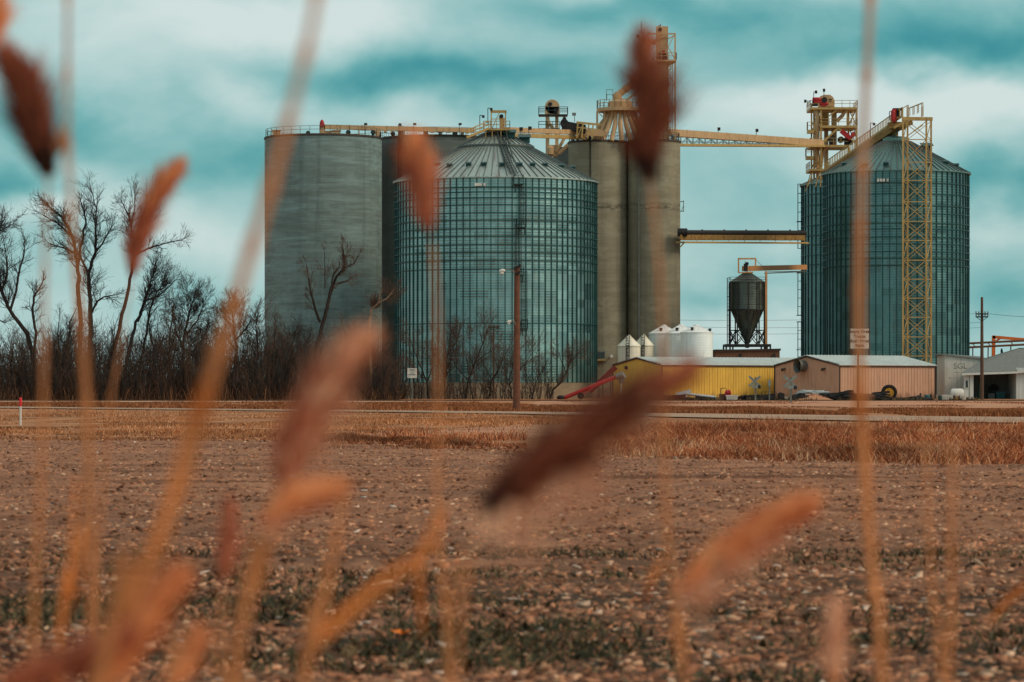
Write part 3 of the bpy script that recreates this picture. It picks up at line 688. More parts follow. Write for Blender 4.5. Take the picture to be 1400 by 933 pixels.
# round-headed bucket elevator behind
D = 500
t = thing('bucket_elevator', 'bucket elevator with round cream head and railed deck behind the largest bin roof', 'elevator', P(756, 205, D), 'bucket elevators')
mb = MB(); x = X(755,D); R = 10/FPX*D; zc = Z(146.5,D)
mb.lathe(x, D-.55, [(R*.96,0),(R,.08),(R,1.02),(R*.96,1.1)], 28, 'y', zc); mb.box(x-R, x+R, D-.55, D+.55, Z(158,D), zc); part('head', mb, M['cream'], t, smooth=40)
mb = MB()
mb.lathe(X(752,D), D-.75, [(.3,0),(.3,.2)], 12, 'y', Z(143,D)); mb.lathe(X(759,D), D-.95, [(.26,0),(.26,.4)], 12, 'y', Z(151,D)); mb.box(X(757,D), X(762,D), D-1.2, D-.55, Z(156,D), Z(151.5,D)); part('motor', mb, M['dark'], t)
zd = Z(157.5, D); mb = MB(); mb.box(X(736.5,D), X(776,D), D-1.6, D+1.6, zd-.16, zd); mb.rail([(X(736.5,D),D-1.6,zd),(X(776,D),D-1.6,zd),(X(776,D),D+1.6,zd),(X(736.5,D),D+1.6,zd),(X(736.5,D),D-1.6,zd)], 1.1, .09, 1.4)
part('head_deck', mb, M['ladder'], t)
for px0, px1 in ((746,751),(759,763.5)):
    mb = MB(); mb.box(X(px0,D), X(px1,D), D-.4, D+.4, Z(212,D), zd-.16); part('leg_casing', mb, M['cream'], t)
zd = Z(176.5, D); mb = MB(); mb.box(X(736.5,D), X(765,D), D-1.5, D-.5, zd-.14, zd); mb.rail([(X(736.5,D),D-.5,zd),(X(736.5,D),D-1.5,zd),(X(765,D),D-1.5,zd)], 1.0, .09, 1.2); part('lower_deck', mb, M['ladder'], t)
mb = MB(); mb.tube([vec(748,160,D-1), vec(750,168,D-1), vec(758,178,D-1.2), vec(762,186,D-1.2)], [.3,.3,.28,.28], 8); part('spout', mb, M['cream'], t, smooth=40)
mb = MB(); mb.box(X(748,D), X(762,D), D-1, D+1, Z(214,D), Z(199,D)); mb.lathe(X(752,D), D-1, [(.6,Z(212,D)),(.6,Z(203,D)),(.3,Z(200,D))], 14); mb.tube([vec(760,208,D-1), vec(768,196,D-1.5), vec(772,188,D-1.5)], .25, 8); mb.tube([vec(764,210,D-1), vec(778,197,D-1.5)], .3, 8); part('boot', mb, M['cream'], t)

# conveyor with a drive on top of the brown silo
D = 474
t = thing('roof_conveyor', 'short conveyor with dark drive and yellow railed frame on the brown silo top', 'conveyor', P(790, 193, D), 'grain conveyors')
a, b_ = vec(769,172.5,D), vec(801,178.5,D)
mb = MB(); mb.beam(a, b_, 1.2, .9); mb.beam(a+Vector((0,0,.6)), b_+Vector((0,0,.6)), 1.0, .3); part('casing', mb, M['dark'], t)
mb = MB(); mb.lathe(X(771.5,D), D-.7, [(.55,0),(.6,.1),(.6,1.1),(.5,1.2)], 16, 'y', Z(169,D)); mb.lathe(X(771.5,D), D-.9, [(.3,0),(.3,.2)], 12, 'y', Z(163.5,D)); mb.box(X(768,D), X(774,D), D-.5, D+.5, Z(178,D), Z(164,D)); part('drive', mb, M['dark'], t, smooth=40)
mb = MB()
for y_ in (D-1.3, D+1.3):
    A = vec(788,167.5,y_); B = vec(822,171,y_); mb.beam(A, B, .22, .3); mb.beam(A+Vector((0,0,-.7)), B+Vector((0,0,-.7)), .15)
    for px in (790,797,805,811): mb.beam(P(px,168.5,y_), (X(px-1.5,y_),y_,s3z), .2)
    mb.beam((X(789,y_),y_,s3z), P(797,170,y_), .12)
part('support_frame', mb, M['yellow'], t)
mb = MB(); mb.beam(vec(790,181,D+1), vec(826,183,D+1), 1.0, .9); part('lower_casing', mb, M['cream'], t)
mb = MB(); mb.beam(vec(785.5,167,D), vec(785.5,155,D), .09); q = vec(785.5,155.5,D); mb.box(q.x-.35, q.x+.2, q.y-.3, q.y+.1, q.z-.3, q.z+.1); part('floodlight', mb, M['rail'], t)

# distributor: round tank on a railed deck, spouts fanning out below
D = 479
t = thing('grain_distributor', 'round cream tank on a railed deck with spouts fanning down onto the brown silos', 'distributor', P(845, 194, D))
x, R = X(848,D), 30/FPX*D; zd = Z(148.5,D)
mb = MB(); mb.lathe(x, D, [(R+.25,zd-.5),(R+.25,zd-.02),(R-.1,zd)], 40); 
for px in (816.5, 826, 876): mb.beam((X(px,D),D-1.6,s3z), (X(px,D),D-1.6,zd-.3), .2); mb.beam((X(px,D),D+1.6,s3z), (X(px,D),D+1.6,zd-.3), .2)
mb.beam(vec(817,153,D-1.6), vec(825,161,D-1.6), .12); mb.beam(vec(817,152,D-1.6), vec(833,152,D-1.6), .15); part('deck', mb, M['cream'], t, smooth=40)
mb = MB(); mb.rail([(x+(R+.2)*math.cos(a_), D+(R+.2)*math.sin(a_), zd) for a_ in np.linspace(0, 6.2832, 25)], 1.1, .07, 1.2); part('railing', mb, M['cream'], t)
mb = MB(); tr = 16.5/FPX*D; mb.lathe(x, D, [(tr,zd),(tr,Z(140,D)),(tr*.92,Z(138.6,D)),(tr*.5,Z(136.6,D)),(tr*.2,Z(136,D))], 36); part('tank', mb, M['cream'], t, smooth=30)
mb = MB(); mb.tube([vec(843.5,139,D), vec(843.5,132.5,D), vec(846,128.5,D)], [.5,.75,.6], 12); part('inlet_head', mb, M['cream'], t, smooth=50)
for i, (px0, px1, pm, y_) in enumerate(((834,819,826,-1.5),(838,824,833,-2),(842,836,841,-2.2),(848,850,848,-2.4),(853,862,856,-2.2),(858,872,864,-2),(862,880,870,-1.4),(832,812,822,0),(866,886,876,.6))):
    mb = MB(); mb.tube([vec(px0,151,D+y_*.6), vec((px0+pm)/2,163,D+y_*.9), vec(pm,170,D+y_), vec(px1,193,D+y_*1.4)], [.3,.32,.36,.36], 10); part('spout', mb, M['cream'], t, smooth=50)
mb = MB(); mb.rail([vec(829,138,D-1), vec(838,138,D-1)], 1.6, .07, 1.0); mb.beam(vec(829.5,138,D-1), vec(829.5,128,D-1), .1); part('ladder_frame', mb, M['rail'], t)

# tall elevator tower
D = 481
t = thing('elevator_tower', 'tallest tower of the site: cream elevator leg and lattice frame above the tan silo', 'elevator tower', P(905, 193, D), 'bucket elevators')
mb = MB(); mb.box(X(897,D), X(913,D), D-.8, D+.8, s4z, Z(37,D)); mb.box(X(896.4,D), X(913.6,D), D-.86, D+.86, Z(53.5,D), Z(52.7,D))
for py in range(95, 190, 14): mb.box(X(896.7,D), X(913.3,D), D-.83, D+.83, Z(py,D)-.05, Z(py,D)+.05)
part('leg_casing', mb, M['cream'], t)
mb = MB(); mb.lathe(X(902,D), D-.95, [(.28,0),(.28,.15),(.2,.15)], 16, 'y', Z(41.5,D)); part('inspection_port', mb, M['dark'], t)
mb = MB(); mb.lathe(X(903,D), D, [(.08,Z(37,D)),(.08,Z(33,D))], 8); mb.box(X(900,D), X(902,D), D-.1, D+.1, Z(37,D), Z(35,D)); part('cap_vent', mb, M['rail'], t)
mb = MB(); a = vec(881,56.5,D-.2); b_ = vec(898,56.5,D-.2); mb.beam(a+Vector((0,0,.0)), b_, .9, .45); mb.beam(vec(876,60,D-.2), vec(898,60,D-.2), 1.0, .22); mb.beam(vec(872,62,D-.2), vec(884,62,D-.2), 1.4, .14)
mb.rail([vec(873,61.5,D-.9), vec(897,61.5,D-.9)], 1.0, .09, 1.1); part('service_arm', mb, M['cream'], t)
mb = MB()
for y_ in (D-1.2, D+1.2):
    mb.beam(vec(886,46.5,y_), vec(923,46.5,y_), .2); mb.beam(vec(878,52,y_), vec(887,46.5,y_), .15); mb.beam(vec(914,53,y_), vec(923,48.5,y_), .15); mb.beam(vec(899,54,y_), vec(911,48,y_), .15)
    mb.beam(vec(885,61,y_), vec(886,46.5,y_), .14); mb.beam(vec(878,61,y_), vec(878,52,y_), .12)
    mb.beam(vec(923,193,y_), vec(923,46,y_), .22)
    ys = [46,82.5,116,149,193]
    for u, v in zip(ys, ys[1:]): mb.beam(vec(923,v,y_), vec(913.5,(u+v)/2,y_), .11); mb.beam(vec(913.5,(u+v)/2,y_), vec(923,u,y_), .11); mb.beam(vec(913,v,y_), vec(923,v,y_), .16)
for py in (46,82.5,116,149): mb.beam(vec(923,py,D-1.2), vec(923,py,D+1.2), .16)
part('lattice_frame', mb, M['cream'], t)
mb = MB(); zd = Z(83.5, D); mb.box(X(893,D), X(924,D), D-1.9, D-.8, zd-.25, zd); mb.add([(X(908,D),D-1.4,zd-.25),(X(923,D),D-1.4,zd-.25),(X(913,D),D-.85,zd-1.0)],[(0,1,2)]); mb.box(X(913.2,D), X(924,D), D-.8, D+1.2, zd-.25, zd); mb.rail([(X(893,D),D-1.9,zd),(X(924,D),D-1.9,zd),(X(924,D),D+1.2,zd)], 1.0, .08, 1.2); part('deck', mb, M['cream'], t)
mb = MB(); mb.lathe(X(906,D), D-1.6, [(.4,0),(.45,.1),(.45,.7)], 14, 'y', Z(76,D)); mb.box(X(899,D), X(904,D), D-1.6, D-.9, Z(82,D), Z(73,D)); mb.box(X(904,D), X(911,D), D-1.6, D-.9, Z(83,D), Z(78,D)); part('drive', mb, M['dark'], t)
mb = MB(); mb.box(X(905,D), X(908.5,D), D-1.75, D-1.2, Z(75,D), Z(71,D)); part('motor', mb, M['red'], t)
mb = MB(); a, b_ = vec(845,130,D-.4), vec(899,88,D-.2); mb.tube([a, b_], .5, 12); mb.beam(a+Vector((.6,0,-1.2)), b_+Vector((.6,0,-1.6)), .25)
for f in (.2,.45,.7): q = a.lerp(b_, f); mb.tube([q-(b_-a).normalized()*.12, q+(b_-a).normalized()*.12], .62, 12)
part('sloping_spout', mb, M['cream'], t, smooth=50)
mb = MB(); mb.tube([vec(877,56,D-.8), vec(877,44,D-.8), vec(877,29,D-.8)], [.06,.05,.03], 6); part('antenna', mb, M['dark'], t)
mb = MB(); q = vec(872.5,50,D-.8); mb.beam(q, q+Vector((.9,0,-.9)), .08); mb.box(q.x-.25, q.x+.2, q.y-.3, q.y+.1, q.z-.2, q.z+.2); part('floodlight', mb, M['dark'], t)
mb = MB(); mb.ladder(vec(916.5,190,D-.9), vec(916.5,84,D-.9), .6, .55, .06, .8); part('ladder', mb, M['cream'], t)

# trussed conveyor bridge to the right-hand tower
a, b_ = vec(912,181.5,481), vec(1122,196,508)
t = thing('conveyor_bridge', 'high trussed cream conveyor bridge from the tan silo to the right tower', 'conveyor', a, 'conveyor bridges')
mb = MB(); mb.beam(a+Vector((0,0,0)), b_+Vector((0,0,0)), 1.3, 1.0)
for k in range(9): q = a.lerp(b_, k/8); mb.box(q.x-.06, q.x+.06, q.y-.72, q.y+.72, q.z-.56, q.z+.56)
part('casing', mb, M['cream'], t)
mb = MB(); c_, d_ = vec(914,198.5,481), vec(1122,200,508)
for k in (-.75, .75):
    w_ = Vector((0,k,0)); A = vec(914,186.5,481)+w_; B = vec(1122,200,508)+w_
    n = 26
    for i_ in range(n+1):
        f = i_/n; q, r = A.lerp(B, f), (c_+w_).lerp(d_+w_, f); mb.beam(q, r, .07)
        if i_ < n: r2_ = (c_+w_).lerp(d_+w_, (i_+1)/n); q2 = A.lerp(B, (i_+1)/n); mb.beam(q, r2_, .06) if i_ % 2 else mb.beam(r, q2, .06)
    mb.beam(c_+w_+Vector((0,0,.55)), d_+w_+Vector((0,0,.15)), .05)
part('truss', mb, M['rail'], t)
mb = MB(); mb.beam(c_, d_, 1.7, .34); part('walkway', mb, M['yellow'], t)
for px, py in ((982,176),(1034,178)):
    mb = MB(); D = 481+27*(px-912)/210; mb.beam(vec(px,py+9,D-.8), vec(px,py,D-.8), .09); q = vec(px,py,D-.8); mb.box(q.x-.12, q.x+.3, q.y-.35, q.y+.05, q.z-.3, q.z+.15); part('floodlight', mb, M['dark'], t)

# low bridge
a, b_ = vec(927,327,475), vec(1100,326.5,505)
t = thing('conveyor_bridge', 'lower straight bridge with a dark pipe on a yellow girder between silo and right bins', 'conveyor', a, 'conveyor bridges')
mb = MB(); mb.tube([vec(930,318.5,475), vec(1100,319,505)], .42, 10); mb.lathe(vec(933,318,475).x, 475, [(.6,-.7),(.6,.7)], 14, 'x', Z(318,475))
for px in (960,990,1020,1050,1080): q = vec(px, 318.7, 475+30*(px-930)/170); mb.tube([q-Vector((.12,0,0)), q+Vector((.12,0,0))], .52, 10)
part('pipe', mb, M['dark'], t, smooth=50)
M['rustyel'] = mat('rusty yellow girder', lin(150,118,66), .7, 0, .3, 2.2, lin(70,44,30), .7, False)
mb = MB(); A, B = vec(930,325,475), vec(1100,325.5,505)
for y_ in (-.7, .7): mb.beam(A+Vector((0,y_,0)), B+Vector((0,y_,0)), .12, .75)
for k in range(13): q = A.lerp(B, k/12); mb.beam(q+Vector((0,-.78,-.36)), q+Vector((0,-.78,.36)), .14)
part('girder', mb, M['rustyel'], t)
mb = MB(); A, B = vec(930,331.5,475), vec(1100,332.5,505); mb.beam(A, B, 1.5, .24)
for k in range(9): q = A.lerp(B, k/8); mb.beam(q+Vector((0,-.7,0)), q+Vector((0,-.7,.5)), .08)
mb.beam(vec(930,338,475), vec(935,332.5,475), .2); part('walkway', mb, M['yellow'], t)

# ------------------------------------------------------------------ right tower of many decks
D = 512
t = thing('headhouse_tower', 'open yellow steel tower of stacked decks with red motors, behind the right steel bin', 'elevator tower', P(1140, 250, D))
xs = (1109.5, 1122.5, 1171); Df, Dk = D-3.2, D+3.2
mb = MB()
for px in xs[1:]: mb.beam(vec(px,245,Df), vec(px,147,Df), .3)
for px in (xs[0],): mb.beam(vec(px,250,Dk-5), vec(px,142,Dk-5), .22)
for px in (1113,1160): mb.beam(vec(px,245,Dk), vec(px,147,Dk), .28)
lv = [147, 172, 198, 231]
for u, v in zip(lv, lv[1:]):
    mb.beam(vec(1122.5,v,Df), vec(1109.5,u+2,Df+1.4), .12); mb.beam(vec(1109.5,v,Df+1.4), vec(1122.5,u+2,Df), .12)
    mb.beam(vec(1171,v,Df), vec(1160,u+2,Dk), .13); mb.beam(vec(1160,v,Dk), vec(1171,u+2,Df), .13)
mb.beam(vec(1122.5,197,Df), vec(1146,175,Df), .45, .3); mb.beam(vec(1146,175,Df), vec(1171,197,Df), .4, .25)
mb.beam(vec(1132,160,Df), vec(1145,150,Df), .22); mb.beam(vec(1163,172,Df), vec(1167,150,Df), .15); mb.beam(vec(1158,150,Df), vec(1158,172,Df), .15)
mb.beam(vec(1104,255,Df), vec(1111,236,Df), .16); mb.beam(vec(1101,262,Df+2), vec(1109,234,Df+2), .12); mb.beam(vec(1122,256,Df), vec(1122,236,Df), .16); mb.beam(vec(1115,256,Df), vec(1120,236,Df), .14)
part('steel_frame', mb, M['yellow'], t)
for py, x0, x1 in ((147,1108,1172.5),(172,1121,1172),(198.5,1108,1160),(231,1107,1134)):
    mb = MB(); z = Z(py, Df); mb.box(X(x0,Df), X(x1,Df), Df-.3, Dk+.3, z-.35, z)
    mb.rail([(X(x1,Df),Dk,z),(X(x1,Df),Df-.2,z),(X(x0,Df),Df-.2,z),(X(x0,Df),Dk,z)], 1.05, .07, 1.3)
    part('deck', mb, M['yellow'], t)
for py, x0, x1 in ((178,1104,1113),(214,1102,1112)):
    mb = MB(); z = Z(py, Df); mb.box(X(x0,Df), X(x1,Df), Df-.4, Df+1.2, z-.5, z); mb.rail([(X(x0,Df),Df+1,z),(X(x0,Df),Df-.3,z),(X(x1,Df),Df-.3,z)], 1.2, .08, .8); part('side_balcony', mb, M['yellow'], t)
mb = MB(); x0, x1 = X(1121,D), X(1141,D); z0 = Z(145.5,Df); zc = Z(137.5,D)
q = [(1119.5,146),(1119.5,137),(1122,131.5),(1127,129.8),(1135,129.8),(1139,133),(1141,138),(1141,146)]
f_ = [P(px,py,D-2) for px, py in q]; k = len(f_)
mb.add(f_+[p+Vector((0,1.8,0)) for p in f_], [tuple(range(k-1,-1,-1)), tuple(range(k,2*k))]+[(i_,(i_+1)%k,k+(i_+1)%k,k+i_) for i_ in range(k)])
mb.box(X(1119.2,D-2), X(1141.3,D-2), D-2.06, D-.1, Z(141.3,D), Z(140.4,D)); part('elevator_head', mb, M['cream'], t)
mb = MB(); mb.box(X(1133.5,D-2), X(1137,D-2), D-2.1, D-1.9, Z(138.8,D-2), Z(135.4,D-2)); part('hatch', mb, M['dark'], t)
for px, py, s in ((1117,136.5,1),(1126.5,142,.8)):
    mb = MB(); mb.lathe(X(px,Df), Df, [(.3*s,-.7),(.36*s,-.6),(.36*s,.5),(.2*s,.7)], 14, 'x', Z(py,Df)); mb.box(X(px,Df)-.5*s, X(px,Df)+.5*s, Df-.3, Df+.3, Z(py,Df)-.5*s, Z(py,Df)-.2*s); part('motor', mb, M['red'], t, smooth=40)
mb = MB(); mb.box(X(1111,Df), X(1118,Df), Df-.2, Df+.9, Z(145,Df), Z(137.5,Df)); mb.lathe(X(1127,Df), Df-.3, [(.45,0),(.45,.4)], 14, 'y', Z(137,Df)); part('gearbox', mb, M['dark'], t)
for px, y0, y1, s in ((1112.5,140,126,1),(1126.5,137,123.5,0),(1104,146,138.5,-1)):
    mb = MB(); mb.beam(vec(px,y0,Df), vec(px,y1,Df), .09); q = vec(px,y1,Df); mb.beam(q, q+Vector((.35*s,-.1,0)), .08); mb.box(q.x+.35*s-.18, q.x+.35*s+.18, q.y-.3, q.y+.05, q.z-.25, q.z+.2)
    if s < 0: mb.beam(q, vec(1109,138,Df), .08)
    part('floodlight', mb, M['dark'], t)
for x0, x1, y0, y1 in ((1137,1143.5,147,198),(1127,1132,172,232),(1116,1120,150,245)):
    mb = MB(); mb.box(X(x0,D), X(x1,D), D-.6, D+.6, Z(y1,D), Z(y0,D)); part('leg_casing', mb, M['cream'], t)
mb = MB(); mb.tube([vec(1115,150,Df+.5), vec(1118,160,Df+.4), vec(1117,178,Df+.6), vec(1116,230,Df+.8)], .38, 10); mb.tube([vec(1130,198,Df+1), vec(1124,210,Df+1), vec(1121,232,Df+1)], .35, 10); mb.tube([vec(1156,150,Df+1), vec(1152,158,Df+1), vec(1144,166,Df+1)], .3, 8); part('spout', mb, M['cream'], t, smooth=50)
mb = MB(); mb.beam(vec(1150,179,Df-.1), vec(1163,190,Df-.1), .5, .7); part('belt_guard', mb, M['red'], t)
mb = MB(); mb.lathe(X(1167,Df), Df-.1, [(.4,0),(.4,.7)], 14, 'y', Z(184,Df)); part('motor', mb, M['red'], t, smooth=40)
mb = MB(); mb.lathe(X(1137,Df), Df-.2, [(.6,0),(.6,.7)], 16, 'y', Z(190,Df)); mb.box(X(1134,Df), X(1140,Df), Df, Df+.9, Z(198,Df), Z(191,Df)); part('drive', mb, M['dark'], t)
mb = MB(); mb.lathe(X(1150,Df), Df+.2, [(.5,0),(.5,.7)], 14, 'y', Z(191,Df)); part('pulley', mb, M['dark'], t)
mb = MB(); mb.box(X(1155,Df), X(1166,Df), Df+.3, Df+1.3, Z(197.5,Df), Z(188,Df)); part('gearbox', mb, M['dark'], t)
mb = MB(); mb.box(X(1124,Df), X(1134,Df), Df+1, Df+2, Z(171,Df), Z(153,Df)); part('machine_casing', mb, M['rustyel'], t)

# inclined conveyor up to the right bin's peak
a, b_ = vec(1128,233,500), vec(1226,164,478)
t = thing('inclined_conveyor', 'yellow railed conveyor climbing from the tower decks to the peak of the right bin', 'conveyor', a)
mb = MB(); mb.beam(a+Vector((0,.6,-.9)), b_+Vector((0,.6,-.9)), 1.1, 1.3); part('casing', mb, M['rustyel'], t)
mb = MB()
for o in (-.75, .75):
    w_ = Vector((0,o,0)); c_ = b_+(b_-a).normalized()*1.6
    mb.beam(a+w_, c_+w_, .15, .3); mb.rail([a+w_, c_+w_], 1.25, .10, .85, (1.0,))
    mb.beam(vec(1221,176,478)+w_, vec(1241,163,478)+w_, .15, .3); mb.rail([vec(1219,169,478)+w_, vec(1241,156.5,478)+w_], 1.3, .1, .8, (1.0,))
    mb.beam(vec(1241,166,478)+w_, vec(1241,146,478)+w_, .14); mb.rail([vec(1243,159.5,477)+w_, vec(1261,146.5+6,476)+w_], 1.2, .1, .8, (1.0,)); mb.beam(vec(1261,160,476)+w_, vec(1261,146,476)+w_, .14)
part('walkway', mb, M['yellow'], t)
mb = MB()
for k in range(9):
    q = a.lerp(b_, k/8); mb.beam(q+Vector((0,0,-.2)), q+Vector((0,0,-2.0)), .1)
    if k < 8: r = a.lerp(b_, (k+1)/8); mb.beam(q+Vector((0,0,-2.0)), r+Vector((0,0,-.2)), .1); mb.beam(q+Vector((0,0,-2.0)), r+Vector((0,0,-2.0)), .14)
part('truss', mb, M['steelrib'], t)
mb = MB(); p0 = vec(1224,193,480); mb.tube([p0, vec(1224,172,480)], .45, 12); mb.lathe(X(1228,479), 479, [(.9,Z(178,479)),(1.6,Z(171,479)),(1.6,Z(168,479))], 20); mb.beam(vec(1214,174,478), vec(1247,168,478), 1.6, .6); part('discharge_head', mb, M['rustyel'], t, smooth=40)
mb = MB(); mb.box(X(1219,478), X(1224,478), 476.8, 477.6, Z(168,478), Z(150,478)); mb.lathe(X(1220,478), 477, [(.32,Z(165,478)),(.34,Z(154,478)),(.15,Z(151,478))], 12); part('motor', mb, M['red'], t, smooth=40)
mb = MB(); mb.box(X(1220,478), X(1232,478), 477, 478, Z(151.5,478), Z(148.8,478)); mb.box(X(1224,478), X(1230,478), 477.2, 478.2, Z(160,478), Z(151.5,478)); mb.beam(vec(1216,165,477.5), vec(1216,153,477.5), .1); mb.beam(vec(1216,153,477.5), vec(1219,152,477.5), .1); part('drive', mb, M['dark'], t)
mb = MB(); mb.beam(vec(1190,188,484), vec(1190,168.5,484), .1); q = vec(1190,168.5,484); mb.beam(q, q+Vector((.5,0,0)), .09); mb.box(q.x+.35, q.x+.7, q.y-.3, q.y+.05, q.z-.35, q.z); part('lamp_post', mb, M['dark'], t)

# lattice mast in front of the right bin
D = 465
t = thing('lattice_mast', 'pale yellow lattice support mast standing in front of the right steel bin', 'mast', P(1254, 490, D)*1)
t.location.z = 0
Dk = D+3.0; px4 = ((1234.5,D),(1240.8,Dk),(1266.5,D),(1273,Dk))
for px, d in px4:
    mb = MB(); mb.beam((X(px,d),d,0), (X(px,d),d,Z(165,d)), .24); part('leg', mb, M['yellow'], t)
mb = MB(); lv = [166,191,222,247,276,303,329,356,382,408,434,461,487,513]
for i_, (u, v) in enumerate(zip(lv, lv[1:])):
    for (p0, d0), (p1, d1), w_ in ((px4[0],px4[2],.13),(px4[1],px4[3],.10),(px4[0],px4[1],.1),(px4[2],px4[3],.1)):
        mb.beam(vec(p0,v,d0), vec(p1,v,d1), w_)
        if (p0,p1) in ((1234.5,1266.5),(1240.8,1273)):
            mb.beam(vec(p0,v,d0), vec(p1,u,d1), w_*.8); mb.beam(vec(p0,u,d0), vec(p1,v,d1), w_*.8)
        else: mb.beam(vec(p0,(u if i_ % 2 else v),d0), vec(p1,(v if i_ % 2 else u),d1), w_)
part('bracing', mb, M['yellow'], t)
mb = MB()
for d in (D, Dk): mb.beam(vec(1233,162.5,d), vec(1275,163,d), .35, .5)
for px in (1238,1254,1270): mb.beam(vec(px,162.8,D), vec(px,162.8,Dk), .3)
mb.beam(vec(1241,186,D), vec(1262,171,D), .12); part('cap_beam', mb, M['yellow'], t)

# ------------------------------------------------------------------ hopper bin on legs
D = 470; c = X(1021.5, D); R = 22.5/FPX*D
t = thing('hopper_bin', 'dark steel hopper bin with cone bottom on braced legs, between the silos and right bins', 'hopper bin', (c, D, 0))
M['hopper'] = sheet_steel('dull hopper steel', lin(96,104,98), .5, 18, 1.1, .3, .75)
mb = MB(); ze, zb, zc = Z(386.5,D), Z(424,D), Z(469,D); mb.lathe(c, D, [(R,zb),(R,ze)], 48, cap=False)
for z in np.linspace(zb, ze, 6): mb.ring(c, D, z, R, R+.05, .08, 48)
part('wall', mb, M['hopper'], t, smooth=40)
mb = MB(); mb.lathe(c, D, [(R+.18,ze-.02),(R+.18,ze+.1),(R*.3,Z(374.5,D)),(R*.3,Z(372.5,D)),(.05,Z(371.5,D))], 48)
for k in range(20): a_ = 6.283*(k+.5)/20; mb.beam((c+R*math.cos(a_), D+R*math.sin(a_), ze+.12), (c+R*.3*math.cos(a_), D+R*.3*math.sin(a_), Z(374.5,D)+.03), .06)
mb.box(c-.1, c+.4, D-R*.6, D-R*.5, Z(384,D), Z(380,D)); part('roof', mb, M['hopper'], t, smooth=25)
mb = MB(); mb.lathe(c, D, [(R-.02,zb-.02),(R*.12,zc),(R*.12,Z(476,D))], 32, cap=False)
for k in range(16): a_ = 6.283*k/16; mb.beam((c+R*math.cos(a_), D+R*math.sin(a_), zb), (c+R*.12*math.cos(a_), D+R*.12*math.sin(a_), zc), .06)
part('cone', mb, M['hopper'], t, smooth=40)
Rl = R+.28; zl = Z(471,D)
A8 = [6.283*(k+.5)/10 for k in range(10)]
for a_ in A8: mb = MB(); mb.beam((c+Rl*math.cos(a_), D+Rl*math.sin(a_), zl), (c+Rl*math.cos(a_), D+Rl*math.sin(a_), ze), .18); part('leg', mb, M['dark'], t)
mb = MB(); mb.ring(c, D, zb, R, Rl+.12, .22, 40)
zm = Z(452,D)
for a_, b__ in zip(A8, A8[1:]+A8[:1]):
    A = lambda q, z: (c+Rl*math.cos(q), D+Rl*math.sin(q), z)
    mb.beam(A(a_,zl), A(b__,zm), .1); mb.beam(A(b__,zl), A(a_,zm), .1); mb.beam(A(a_,zm), A(b__,zm), .1)
part('bracing', mb, M['dark'], t)
mb = MB(); mb.box(X(990,D), X(1052,D), D-3.2, D+3.2, Z(474.5,D), zl)
for px in (991,1000,1043,1051): mb.beam((X(px,D),D-3,0), (X(px,D),D-3,Z(474,D)), .22); mb.beam((X(px,D),D+3,0), (X(px,D),D+3,Z(474,D)), .22)
part('base_frame', mb, M['dark'], t)
mb = MB(); y = D-R*.5; mb.ladder((X(996.5,y),y,zl), (X(996.5,y),y,ze+.6), .5, .4, .07, .5); mb.rail([(X(996,y),y-1,ze),(X(1046,y),y-1,ze)], .7, .06, 1.2); part('ladder', mb, M['dark'], t)
a, b_ = vec(1018,367.5,D), vec(1100,365.5,505)
t = thing('feed_conveyor', 'short orange tan conveyor feeding the hopper bin, square frame over its left end', 'conveyor', vec(1018,372,D))
M['tanpaint'] = mat('orange tan paint', lin(206,150,98), .55, 0, .12, 1.2, lin(120,74,44), .4)
mb = MB(); mb.beam(a, b_, .8, .75); part('casing', mb, M['tanpaint'], t)
mb = MB(); mb.beam(a+Vector((3,0,-.68)), b_+Vector((0,0,-.68)), .5, .12); mb.beam(vec(1050,372,D), vec(1098,371,505), .1); part('cable_tray', mb, M['rail'], t)
mb = MB()
for y_ in (D-.9, D+.9):
    mb.beam(vec(1009.7,373,y_), vec(1009.7,353.5,y_), .2); mb.beam(vec(1033,365,y_), vec(1033,353.5,y_), .2); mb.beam(vec(1008.7,354,y_), vec(1034,354,y_), .22); mb.beam(vec(1009,373,y_), vec(1030,372.5,y_), .16)
for px in (1009.7,1033): mb.beam(vec(px,354,D-.9), vec(px,354,D+.9), .18)
part('hoist_frame', mb, M['tanpaint'], t)
mb = MB(); mb.box(X(1017,D), X(1022,D), D-.5, D+.5, Z(371,D), Z(361,D)); mb.lathe(X(1021,D), D-.4, [(.26,0),(.26,.8)], 12, 'y', Z(361,D)); mb.beam(vec(1018.5,372,D-.6), vec(1018.5,357,D-.6), .06); part('drive', mb, M['dark'], t)
mb = MB(); mb.beam((X(1047.5,D-1),D-1,0), vec(1047.5,371,D-1), .32); part('support_post', mb, M['tanpaint'], t)
mb = MB(); mb.tube([vec(1033,355,D), vec(1044,366,D+3)], .03, 4); part('stay_cable', mb, M['dark'], t)
# ------------------------------------------------------------------ sheds
M['ywall'] = mat('yellow ribbed siding', lin(228,186,84), .55, 0, .06, .8, lin(150,110,40), .4, splash=True)
M['pwall'] = mat('tan pink ribbed siding', lin(200,158,132), .6, 0, .06, .8, lin(140,104,82), .4, splash=True)
M['shedroof'] = mat('pale galvanised sheet roof', lin(224,230,226), .45, .2, .06, .6, lin(150,150,140), .3, False)
M['trim'] = mat('dark brown trim', lin(62,46,38), .6)
M['wwall'] = mat('flaking white plaster', lin(206,204,194), .85, 0, .08, .9, lin(146,132,112), .5)
M['wboard'] = mat('white painted boards', lin(208,212,208), .6, 0, .05, 1., lin(150,150,144), .3)
M['shingle'] = mat('grey shingles', lin(122,126,122), .9, 0, .16, 2.5, lin(88,86,80), .5, False)
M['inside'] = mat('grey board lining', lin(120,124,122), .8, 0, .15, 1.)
M['brown'] = mat('brown siding', lin(112,76,56), .7, 0, .1, 1.)
GA = math.radians(55)
